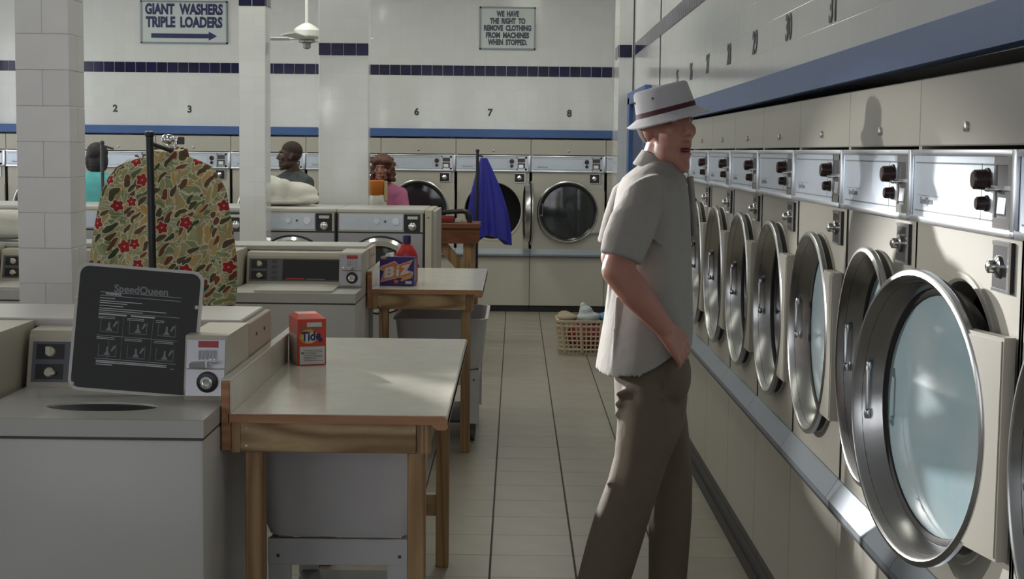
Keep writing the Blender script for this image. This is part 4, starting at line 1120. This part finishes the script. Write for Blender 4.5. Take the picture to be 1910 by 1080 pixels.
# ================================================================== people
EYEW = pm('eye_white', (0.30, 0.27, 0.25), 0.5)
IRIS = pm('iris_brown', (0.03, 0.018, 0.012), 0.2)
MOUTH = pm('mouth_dark_red', (0.09, 0.016, 0.014), 0.5)
LIP = pm('lip', (0.36, 0.13, 0.105), 0.5)
def head_pieces(b, M, n=20, neck=True):
    def E_(c, r, rot=None):
        mm = M @ Matrix.Translation(c)
        if rot is not None: mm = mm @ rot.to_4x4()
        bmesh.ops.create_uvsphere(b.bm, u_segments=n, v_segments=n*2//3, radius=1, matrix=mm @ Matrix.Diagonal((*r, 1)))
    def Cp(p0, r0, p1, r1):
        sc = M.to_scale(); k = (sc.x+sc.y+sc.z)/3
        b.capsule(M @ Vector(p0), r0*k, M @ Vector(p1), r1*k, 16)
    E_((-0.014, 0, 0.034), (0.100, 0.077, 0.083))
    E_((0.030, 0, -0.010), (0.066, 0.064, 0.092))
    E_((0.030, 0, -0.066), (0.056, 0.056, 0.046))
    E_((0.072, 0, -0.100), (0.024, 0.026, 0.019))
    E_((0.080, 0, 0.050), (0.018, 0.052, 0.013))
    for s_ in (-1, 1):
        E_((0.064, s_*0.042, -0.004), (0.026, 0.022, 0.022))
        E_((0.104, s_*0.013, -0.016), (0.011, 0.009, 0.008))
        E_((0.020, s_*0.052, -0.062), (0.036, 0.012, 0.028))
        E_((-0.006, s_*0.078, 0.004), (0.019, 0.008, 0.032), Matrix.Rotation(R(-14), 3, 'Y') @ Matrix.Rotation(s_*R(-20), 3, 'Z'))
        E_((-0.002, s_*0.076, -0.022), (0.010, 0.007, 0.011))
    Cp((0.088, 0, 0.036), 0.009, (0.112, 0, -0.008), 0.0135)
    E_((0.090, 0, -0.044), (0.015, 0.026, 0.010))
    E_((0.086, 0, -0.073), (0.017, 0.024, 0.011))
    if neck: Cp((-0.018, 0, -0.045), 0.052, (-0.052, 0, -0.170), 0.058)
def face_parts(body, M, open_mouth=True, brow=None):
    for s_ in (-1, 1):
        b = B(); b.ell(M @ Vector((0.0755, s_*0.032, 0.024)), (0.0125, 0.0125, 0.0115), None, 14); e = b.done('eye', EYEW, body, smooth=80)
        b = B(); b.ell(M @ Vector((0.0845, s_*0.0335, 0.024)), (0.0050, 0.0056, 0.0056), None, 10); b.done('iris', IRIS, e, smooth=80)
        if brow:
            b = B(); b.tube([M @ Vector(p) for p in ((0.098, s_*0.014, 0.049), (0.094, s_*0.032, 0.054), (0.080, s_*0.050, 0.048))], [0.003, 0.0042, 0.002], 8); b.done('eyebrow', brow, body, smooth=60)
    b = B(); b.ell((0, 0, 0), (1, 1, 1), None, 18)
    b.done('mouth', MOUTH, body, smooth=80, xf=M @ Matrix.Translation((0.090, 0, -0.058)) @ Matrix.Diagonal((0.0125, 0.0200, 0.0075 if open_mouth else 0.002, 1)))
    if open_mouth:
        for n_, z_ in (('upper_lip', -0.0485), ('lower_lip', -0.0685)):
            b = B(); b.ell((0, 0, 0), (1, 1, 1), None, 16); b.done(n_, LIP, body, smooth=80, xf=M @ Matrix.Translation((0.0905, 0, z_)) @ Matrix.Diagonal((0.0150, 0.0225, 0.0058, 1)))
def hand_pieces(b, wr, pd, nd, s_, curl=0.3, size=1.0, rf=0.0088):
    """palm and five fingers: wr wrist, pd pointing direction, nd palm normal, s_ side of the thumb"""
    wr, pd, nd = Vector(wr), Vector(pd).normalized(), Vector(nd).normalized()
    nd = (nd-pd*nd.dot(pd)).normalized()
    sd = pd.cross(nd).normalized()*s_
    k = size
    for j, off in enumerate((-0.030, -0.010, 0.010, 0.029)):
        b.capsule(wr+pd*0.012*k+sd*off*0.55*k, 0.0165*k, wr+pd*0.082*k+sd*off*k, 0.0125*k, 12)
    for off, ln in ((-0.032, 0.060), (-0.011, 0.075), (0.011, 0.080), (0.032, 0.072)):
        p = wr+pd*0.086*k+sd*off*k; d = pd.copy(); r0 = rf*k
        for q, l_ in enumerate((0.45, 0.32, 0.23)):
            d = (d+nd*curl*(1.0 if q else 0.6)).normalized()
            p2 = p+d*ln*l_*k; b.capsule(p, r0*(1-0.1*q), p2, r0*(0.92-0.1*q), 10); p = p2
    p = wr+pd*0.026*k+sd*0.026*k; d = (pd*0.80+sd*0.42+nd*0.30).normalized()
    for l_, r_ in ((0.042, 0.0125), (0.030, 0.0100), (0.024, 0.0088)):
        p2 = p+d*l_*k; b.capsule(p, r_*k, p2, r_*0.92*k, 10); p = p2; d = (d+pd*0.35).normalized()
def person_xf(loc, rz, sc=1.0): return Matrix.Translation(loc) @ Matrix.Rotation(rz, 4, 'Z') @ Matrix.Scale(sc, 4)

# ------------------------------------------------------------------ the man in the bucket hat
SHIRT = pm('pale_beige_knit', (0.27, 0.253, 0.232), 0.9, var=(40, 0.04), bump=(8, 1.0))
KHAKI = pm('khaki_twill', (0.105, 0.082, 0.054), 0.8, var=(30, 0.06), bump=(8, 0.8))
man = thing('person', 'man in pale hat, loose beige shirt and khaki trousers, hand in pocket', 'person', (0.33, 4.33, 0))
O = Vector((0.33, 4.33, 0))
def mo(o): o.location = -O; return o
HM = Matrix.Translation((0.420, 4.318, 1.711)) @ Matrix.Rotation(R(-54), 4, 'Z') @ Matrix.Rotation(R(-5), 4, 'Y') @ Matrix.Diagonal((0.84, 0.85, 1.04, 1))
b = B()
head_pieces(b, HM, 24, False)
b.capsule((0.412, 4.325, 1.66), 0.050, (0.385, 4.335, 1.57), 0.054, 18)
b.loft([ering((a+c)/2, 4.33, (c-a)/2-0.016, hy-0.02, z, 28, 2.3) for z, a, c, hy in ((1.59, 0.355, 0.440, 0.09), (1.53, 0.305, 0.470, 0.17), (1.40, 0.28, 0.488, 0.19), (1.20, 0.285, 0.490, 0.17), (1.02, 0.30, 0.490, 0.17), (0.90, 0.30, 0.485, 0.16))])
# near arm, hand in the pocket
b.capsule((0.345, 4.160, 1.525), 0.048, (0.272, 4.060, 1.338), 0.043, 16)
b.capsule((0.272, 4.060, 1.338), 0.042, (0.318, 4.062, 1.282), 0.043, 16)
b.capsule((0.318, 4.062, 1.282), 0.043, (0.400, 4.092, 1.186), 0.029, 16)
hand_pieces(b, (0.402, 4.095, 1.182), (0.56, 0.36, -0.66), (-0.25, 0.72, -0.45), 1, 0.42, 0.95)
# far arm
b.capsule((0.36, 4.49, 1.525), 0.048, (0.300, 4.60, 1.335), 0.043, 16)
b.capsule((0.300, 4.60, 1.335), 0.043, (0.385, 4.545, 1.175), 0.029, 16)
hand_pieces(b, (0.387, 4.543, 1.172), (0.40, -0.40, -0.80), (0.3, -0.85, 0.4), -1, 0.2, 1.0)
# legs under the trousers
for pts in (((0.390, 4.24, 0.93), 0.060, (0.265, 4.215, 0.47), 0.045), ((0.265, 4.215, 0.47), 0.045, (0.170, 4.20, 0.09), 0.036), ((0.42, 4.42, 0.93), 0.055, (0.462, 4.43, 0.47), 0.042), ((0.462, 4.43, 0.47), 0.042, (0.458, 4.43, 0.09), 0.038)):
    b.capsule(pts[0], pts[1], pts[2], pts[3], 14)
body = mo(remesh(b, 'body', SKIN, man, 0.0048, 4, 0.5))
face_parts(body, HM, True, pm('brown_eyebrow', (0.07, 0.035, 0.02), 0.8))
b = B(); b.ell((0, 0, 0), (1, 1, 1), None, 24)
hr = b.done('hair', pm('cropped_hair', (0.085, 0.050, 0.040), 0.9), man, smooth=80, xf=HM @ Matrix.Translation((-0.024, 0, 0.030)) @ Matrix.Diagonal((0.0935, 0.0775, 0.080, 1))); mo(hr)
# trousers
b = B()
def px_ring(z, a, c, cy, hy, p=2.3, wav=0.0, ph=0.0): return ering((a+c)/2, cy, (c-a)/2, hy, z, 32, p, wav, 7, ph)
b.loft([px_ring(z, a, c, 4.33, hy, 2.3) for z, a, c, hy in ((1.13, 0.288, 0.490, 0.160), (1.06, 0.284, 0.494, 0.172), (0.98, 0.288, 0.494, 0.180), (0.91, 0.292, 0.490, 0.180), (0.86, 0.305, 0.475, 0.165))])
b.loft([px_ring(z, a, c, cy, hy, 2.3, 0.012, z*11) for z, a, c, cy, hy in ((0.98, 0.298, 0.488, 4.245, 0.085), (0.883, 0.290, 0.473, 4.235, 0.090), (0.807, 0.284, 0.438, 4.225, 0.084), (0.735, 0.266, 0.414, 4.22, 0.080), (0.640, 0.232, 0.387, 4.215, 0.077), (0.548, 0.207, 0.361, 4.21, 0.075), (0.456, 0.185, 0.334, 4.205, 0.074), (0.30, 0.148, 0.292, 4.20, 0.072), (0.07, 0.092, 0.235, 4.195, 0.072))])
b.loft([px_ring(z, a, c, cy, hy, 2.3, 0.012, z*9) for z, a, c, cy, hy in ((0.98, 0.32, 0.492, 4.41, 0.085), (0.853, 0.365, 0.510, 4.42, 0.085), (0.774, 0.392, 0.521, 4.425, 0.078), (0.695, 0.402, 0.528, 4.43, 0.074), (0.600, 0.402, 0.528, 4.43, 0.072), (0.503, 0.404, 0.523, 4.43, 0.070), (0.408, 0.405, 0.517, 4.43, 0.070), (0.25, 0.400, 0.515, 4.43, 0.068), (0.07, 0.392, 0.515, 4.43, 0.068))])
b.ell((0.448, 4.190, 1.040), (0.042, 0.058, 0.080), None, 18)
b.ell((0.452, 4.49, 1.055), (0.044, 0.052, 0.066), None, 18)
# creases behind the seat and knee
for p0, p1, r_ in (((0.292, 4.20, 0.985), (0.40, 4.155, 1.02), 0.011), ((0.290, 4.21, 0.955), (0.41, 4.150, 0.985), 0.011), ((0.288, 4.22, 0.925), (0.38, 4.155, 0.945), 0.009), ((0.268, 4.19, 0.735), (0.33, 4.138, 0.700), 0.008)):
    b.capsule(p0, r_, p1, r_*0.6, 10)
trs = mo(remesh(b, 'trousers', KHAKI, man, 0.0075, 3, 0.5))
# shoes
for cx, cy in ((0.190, 4.195), (0.475, 4.43)):
    b = B(); b.loft([ering(cx+0.045, cy, hx, hy, z, 24, 2.6) for hx, hy, z in ((0.140, 0.046, 0.0), (0.145, 0.050, 0.02), (0.135, 0.046, 0.05), (0.085, 0.044, 0.085), (0.06, 0.042, 0.10))])
    mo(b.done('shoe', pm('brown_leather', (0.06, 0.03, 0.018), 0.4), man, smooth=50))
# shirt
b = B()
sec = ((1.628, 0.366, 0.446, 0.085), (1.602, 0.330, 0.462, 0.135), (1.578, 0.302, 0.473, 0.178), (1.548, 0.288, 0.482, 0.204), (1.49, 0.278, 0.489, 0.212), (1.40, 0.272, 0.494, 0.208), (1.30, 0.268, 0.499, 0.204), (1.235, 0.262, 0.503, 0.203), (1.175, 0.256, 0.505, 0.203), (1.115, 0.247, 0.506, 0.206), (1.07, 0.240, 0.505, 0.208), (1.035, 0.235, 0.503, 0.208))
rings = []
for z, a, c, hy in sec:
    r_ = ering((a+c)/2, 4.335, (c-a)/2, hy, z, 44, 2.4, 0.010 if z < 1.3 else 0.0, 7, z*6)
    if z < 1.20:      # the hem climbs towards the pocket hand
        k = (1.20-z)/0.165
        r_ = [(x, y, zz+k*max(0.0, min(1, (x-0.335)/0.12))*0.075) for x, y, zz in r_]
    rings.append(r_)
b.loft(rings)
b.loft([[p for p in [Vector(c)+Vector((math.cos(2*PI*i/22)*u[0]*r_+math.sin(2*PI*i/22)*v[0]*r_, math.cos(2*PI*i/22)*u[1]*r_+math.sin(2*PI*i/22)*v[1]*r_, math.cos(2*PI*i/22)*u[2]*r_+math.sin(2*PI*i/22)*v[2]*r_)) for i in range(22)]]
        for c, r_, u, v in (((0.358, 4.215, 1.560), 0.050, (0.85, 0.0, 0.52), (0.3, 0.85, -0.45)), ((0.346, 4.160, 1.548), 0.070, (0.90, 0.0, 0.43), (0.25, 0.87, -0.42)), ((0.322, 4.105, 1.485), 0.071, (0.97, 0.0, 0.06), (0.05, 0.95, -0.3)), ((0.298, 4.080, 1.420), 0.066, (0.96, 0.0, -0.22), (0.0, 0.97, -0.2)), ((0.281, 4.070, 1.369), 0.058, (0.95, 0.0, -0.30), (0.0, 0.98, -0.18)))])
b.loft([[Vector(c)+Vector((math.cos(2*PI*i/22)*r_*0.96, math.sin(2*PI*i/22)*r_*0.96, -math.cos(2*PI*i/22)*r_*0.25)) for i in range(22)] for c, r_ in (((0.36, 4.47, 1.555), 0.055), ((0.35, 4.51, 1.53), 0.068), ((0.328, 4.555, 1.45), 0.068), ((0.305, 4.585, 1.368), 0.062))])
# soft folds
for p0, p1, r_ in (((0.40, 4.135, 1.40), (0.49, 4.25, 1.28), 0.007), ((0.272, 4.26, 1.30), (0.262, 4.30, 1.12), 0.010), ((0.285, 4.19, 1.25), (0.272, 4.18, 1.06), 0.009), ((0.34, 4.10, 1.45), (0.40, 4.12, 1.40), 0.008), ((0.42, 4.16, 1.17), (0.49, 4.24, 1.22), 0.008)):
    b.capsule(p0, r_, p1, r_*0.5, 10)
sh = mo(remesh(b, 'shirt', SHIRT, man, 0.0062, 3, 0.5))
b = B()
def colr(k, dz, w_): return [(0.408+(0.050+w_)*math.cos(a)*1.0, 4.330+(0.058+w_)*math.sin(a), 1.622+dz-0.026*math.cos(a)) for a in [2*PI*i/32 for i in range(32)]]
b.loft([colr(0, 0.006, 0.0), colr(0, 0.010, 0.004), colr(0, -0.028, 0.030), colr(0, -0.032, 0.027), colr(0, -0.012, 0.003)], closed=True)
b.done('collar', SHIRT, sh, smooth=60)
b = B(); b.tube([(0.487, 4.300, 1.585), (0.496, 4.300, 1.50), (0.503, 4.300, 1.42)], [0.009, 0.010, 0.010], 8); b.done('placket', SHIRT, sh, smooth=60)
for z, x in ((1.52, 0.504), (1.45, 0.511)): B().lathe([(0.005, 0), (0.004, 0.002)], (x, 4.300, z), 'x', 12).done('button', DARKG, sh)
# hat
HT = Matrix.Translation((0.4185, 4.313, 1.758)) @ Matrix.Rotation(R(-15), 4, 'Y') @ Matrix.Rotation(R(-54), 4, 'Z')
HATM = pm('pale_hat_cotton', (0.44, 0.43, 0.445), 0.85, var=(60, 0.03))
def hr_(rx, ry, z): return [(rx*math.cos(2*PI*i/48), ry*math.sin(2*PI*i/48), z) for i in range(48)]
b = B()
b.loft([hr_(0.086, 0.083, 0.0), hr_(0.084, 0.081, 0.03), hr_(0.078, 0.076, 0.072), hr_(0.072, 0.070, 0.078), hr_(0.03, 0.03, 0.080), hr_(0.004, 0.004, 0.080)], cap=False)
hat = mo(b.done('hat', HATM, man, smooth=45, xf=HT))
def brim(rr, dz): 
    out = []
    for i in range(48):
        a = 2*PI*i/48
        back = max(0.0, -math.cos(a-R(0)))
        out.append(((0.086+rr*1.0)*math.cos(a), (0.083+rr*0.95)*math.sin(a), dz*(1-0.55*back)+0.004))
    return out
b = B(); b.loft([brim(-0.002, 0.002), brim(0.014, -0.010), brim(0.030, -0.022), brim(0.033, -0.023), brim(0.031, -0.027), brim(0.014, -0.015), brim(-0.002, -0.004)], closed=True)
b.done('brim', HATM, hat, smooth=60, xf=HT)
b = B(); b.loft([hr_(0.0872, 0.0842, 0.002), hr_(0.0865, 0.0835, 0.0175), hr_(0.085, 0.082, 0.0175), hr_(0.085, 0.082, 0.002)], closed=True); b.done('hat_band', pm('maroon_hat_band', (0.055, 0.006, 0.014), 0.7), hat, smooth=50, xf=HT)
b = B()
for a in (R(-62), R(-118)): b.ell((0.0812*math.cos(a), 0.079*math.sin(a), 0.050), (0.0035, 0.0035, 0.0035), None, 8)
b.done('eyelets', DARKG, hat, xf=HT)

# ------------------------------------------------------------------ people at the back
def back_person(label, loc, rz, sc, skin, shirt, trousers, hair, hair_blobs, arms, head_yaw=0.0, head_pitch=0.0, long_sleeve=True, beard=False):
    t = thing('person', label, 'person', loc)
    X = Matrix.Rotation(rz, 4, 'Z') @ Matrix.Scale(sc, 4)
    def P(*p): return X @ Vector(p)
    HM = X @ Matrix.Translation((0.045, 0, 1.665)) @ Matrix.Rotation(head_yaw, 4, 'Z') @ Matrix.Rotation(head_pitch, 4, 'Y')
    b = B(); head_pieces(b, HM, 16)
    b.loft([[X @ Vector(q) for q in ering(cx, 0, hx, hy, z, 24, 2.3)] for z, cx, hx, hy in ((1.53, 0.0, 0.05, 0.06), (1.48, -0.005, 0.075, 0.17), (1.40, 0.0, 0.095, 0.185), (1.25, 0.005, 0.105, 0.17), (1.08, 0.005, 0.10, 0.15), (0.95, 0.0, 0.105, 0.165), (0.86, 0.0, 0.095, 0.15))])
    for s_ in (-1, 1):
        b.capsule(P(0, s_*0.085, 0.92), 0.085*sc, P(0.01, s_*0.09, 0.48), 0.055*sc, 12); b.capsule(P(0.01, s_*0.09, 0.48), 0.052*sc, P(-0.01, s_*0.095, 0.09), 0.038*sc, 12)
        b.capsule(P(-0.02, s_*0.095, 0.045), 0.042*sc, P(0.15, s_*0.105, 0.035), 0.034*sc, 12)
        el, wr = arms[0 if s_ > 0 else 1]
        b.capsule(P(0, s_*0.185, 1.43), 0.052*sc, P(*el), 0.042*sc, 12); b.capsule(P(*el), 0.041*sc, P(*wr), 0.029*sc, 12)
        d = (Vector(wr)-Vector(el)).normalized(); nd = Vector((0, -s_, 0)); nd = (nd-d*nd.dot(d)).normalized()
        hand_pieces(b, P(*wr), X.to_3x3() @ d, X.to_3x3() @ nd, s_, 0.35, sc, 0.0092)
    body = remesh(b, 'body', skin, t, 0.0065, 3)
    face_parts(body, HM, False)
    b = B()
    b.loft([[X @ Vector(q) for q in ering(cx, 0, hx, hy, z, 28, 2.3, 0.015, 6, z*5)] for z, cx, hx, hy in ((1.545, -0.004, 0.062, 0.075), (1.50, -0.005, 0.085, 0.175), (1.44, -0.002, 0.108, 0.208), (1.36, 0.0, 0.115, 0.205), (1.22, 0.005, 0.122, 0.188), (1.05, 0.005, 0.122, 0.178), (0.90, 0.0, 0.128, 0.190))])
    for s_ in (-1, 1):
        el, wr = arms[0 if s_ > 0 else 1]
        b.capsule(P(0, s_*0.178, 1.435), 0.068*sc, P(*el), 0.057*sc, 14)
        if long_sleeve: b.capsule(P(*el), 0.056*sc, P(*(Vector(el).lerp(Vector(wr), 0.82))), 0.042*sc, 14)
    remesh(b, 'shirt', shirt, t, 0.011, 3)
    b = B()
    b.loft([[X @ Vector(q) for q in ering(0, 0, hx, hy, z, 24, 2.3)] for z, hx, hy in ((1.0, 0.115, 0.172), (0.92, 0.12, 0.18), (0.84, 0.105, 0.17))])
    for s_ in (-1, 1): b.loft([[X @ Vector(q) for q in ering(0, s_*0.09, hx, hy, z, 20, 2.2)] for z, hx, hy in ((0.90, 0.10, 0.088), (0.5, 0.075, 0.07), (0.085, 0.066, 0.064))])
    remesh(b, 'trousers', trousers, t, 0.012, 3)
    b = B()
    for c, r_ in hair_blobs: bmesh.ops.create_uvsphere(b.bm, u_segments=18, v_segments=12, radius=1, matrix=HM @ Matrix.Translation(c) @ Matrix.Diagonal((*r_, 1)))
    remesh(b, 'hair', hair, t, 0.007, 2)
    for s_ in (-1, 1):
        b = B(); b.loft([[X @ Vector(q) for q in ering(0.055, s_*0.10, hx, hy, z, 20, 2.6)] for hx, hy, z in ((0.135, 0.046, 0.0), (0.14, 0.05, 0.02), (0.13, 0.046, 0.05), (0.08, 0.044, 0.09))]); b.done('shoe', DARKG, t, smooth=50)
    return t
JEAN = pm('dark_denim', (0.03, 0.04, 0.07), 0.85)
BLACKHAIR = pm('black_hair', (0.014, 0.009, 0.008), 0.6, bump=(60, 0.5))
REDHAIR = pm('auburn_hair', (0.085, 0.026, 0.014), 0.6, var=(40, 0.25), bump=(50, 0.7))
back_person('man with cropped hair and dark grey shirt leaning over the laundry bag', (-1.93, 13.35, 0), R(232), 0.945, SKIN_D,
            pm('dark_grey_shirt', (0.055, 0.065, 0.068), 0.85, var=(22, 0.35)), JEAN, pm('cropped_black_hair', (0.035, 0.022, 0.016), 0.8),
            [((-0.022, 0, 0.062), (0.098, 0.078, 0.088))], [((0.10, 0.26, 1.20), (0.30, 0.22, 1.26)), ((0.0, -0.30, 1.18), (0.22, -0.24, 1.26))], R(-38), 0.0, False)
back_person('woman with auburn hair and pink top behind the front loaders', (-1.15, 13.35, 0), R(-98), 0.885, SKIN,
            pm('pink_top', (0.38, 0.12, 0.22), 0.85, var=(18, 0.12)), JEAN, REDHAIR,
            [((-0.025, 0, 0.065), (0.118, 0.102, 0.098)), ((-0.03, 0.075, -0.02), (0.075, 0.045, 0.105)), ((-0.03, -0.075, -0.02), (0.075, 0.045, 0.105)), ((-0.07, 0, -0.03), (0.06, 0.08, 0.10)), ((0.045, 0.04, 0.09), (0.06, 0.05, 0.04)), ((0.045, -0.04, 0.09), (0.06, 0.05, 0.04))]+[((-0.03+0.10*math.cos(q*2.4), 0.105*math.sin(q*2.4), 0.10-q*0.0075), (0.026, 0.026, 0.024)) for q in range(30)],
            [((0.10, 0.25, 1.17), (0.26, 0.10, 1.24)), ((0.10, -0.25, 1.17), (0.26, -0.10, 1.24))], 0.0, 0.10)
back_person('woman with black hair and turquoise shirt seen from behind', (-3.64, 13.35, 0), R(80), 0.925, SKIN_D,
            pm('turquoise_cotton', (0.10, 0.42, 0.42), 0.85, var=(12, 0.12)), JEAN, BLACKHAIR,
            [((-0.022, 0, 0.060), (0.112, 0.098, 0.098)), ((-0.035, 0.06, -0.02), (0.075, 0.045, 0.10)), ((-0.035, -0.06, -0.02), (0.075, 0.045, 0.10)), ((-0.06, 0, -0.03), (0.06, 0.08, 0.11))],
            [((0.10, 0.26, 1.20), (0.28, 0.18, 1.24)), ((0.10, -0.36, 1.40), (0.16, -0.56, 1.50))], 0.0, 0.0, True)
# cloth held by the woman in pink
t = thing('cloth_bundle', 'orange and white cloth held up by the woman in pink', 'cloth', (-1.175, 13.03, 1.20))
b = B(); b.loft([ering(0.0, 0, hx, hy, z, 24, 2.6, 0.03, 5) for hx, hy, z in ((0.035, 0.03, 0.03), (0.055, 0.035, 0.07), (0.062, 0.04, 0.11), (0.064, 0.04, 0.18), (0.058, 0.034, 0.19))]); b.done('orange_cloth', pm('orange_cloth', (0.45, 0.13, 0.01), 0.8), t, smooth=60)
b = B(); b.loft([ering(0.005, 0.01, hx, hy, z, 24, 2.6, 0.03, 5) for hx, hy, z in ((0.07, 0.04, -0.08), (0.075, 0.05, 0.0), (0.06, 0.045, 0.06), (0.04, 0.035, 0.08))]); b.done('white_cloth', CLOTH_W, t, smooth=60)
b = B(); b.loft([ering(0.072, 0.005, 0.016, 0.03, z, 16, 2.4) for z in (0.02, 0.10, 0.185)]); b.done('cream_edge', pm('cream_cloth', (0.55, 0.42, 0.22), 0.8), t, smooth=60)
# bluish cloth held by the woman in turquoise
bundle('cloth', 'pale blue cloth held up by the woman in turquoise', 'cloth', (-3.40, 13.66, 1.40), [((0, 0, 0.08), (0.10, 0.04, 0.09)), ((0.05, 0, 0.05), (0.09, 0.04, 0.08)), ((-0.03, 0, 0.02), (0.07, 0.04, 0.05))], pm('pale_blue_cloth', (0.42, 0.48, 0.58), 0.8), 0.012)
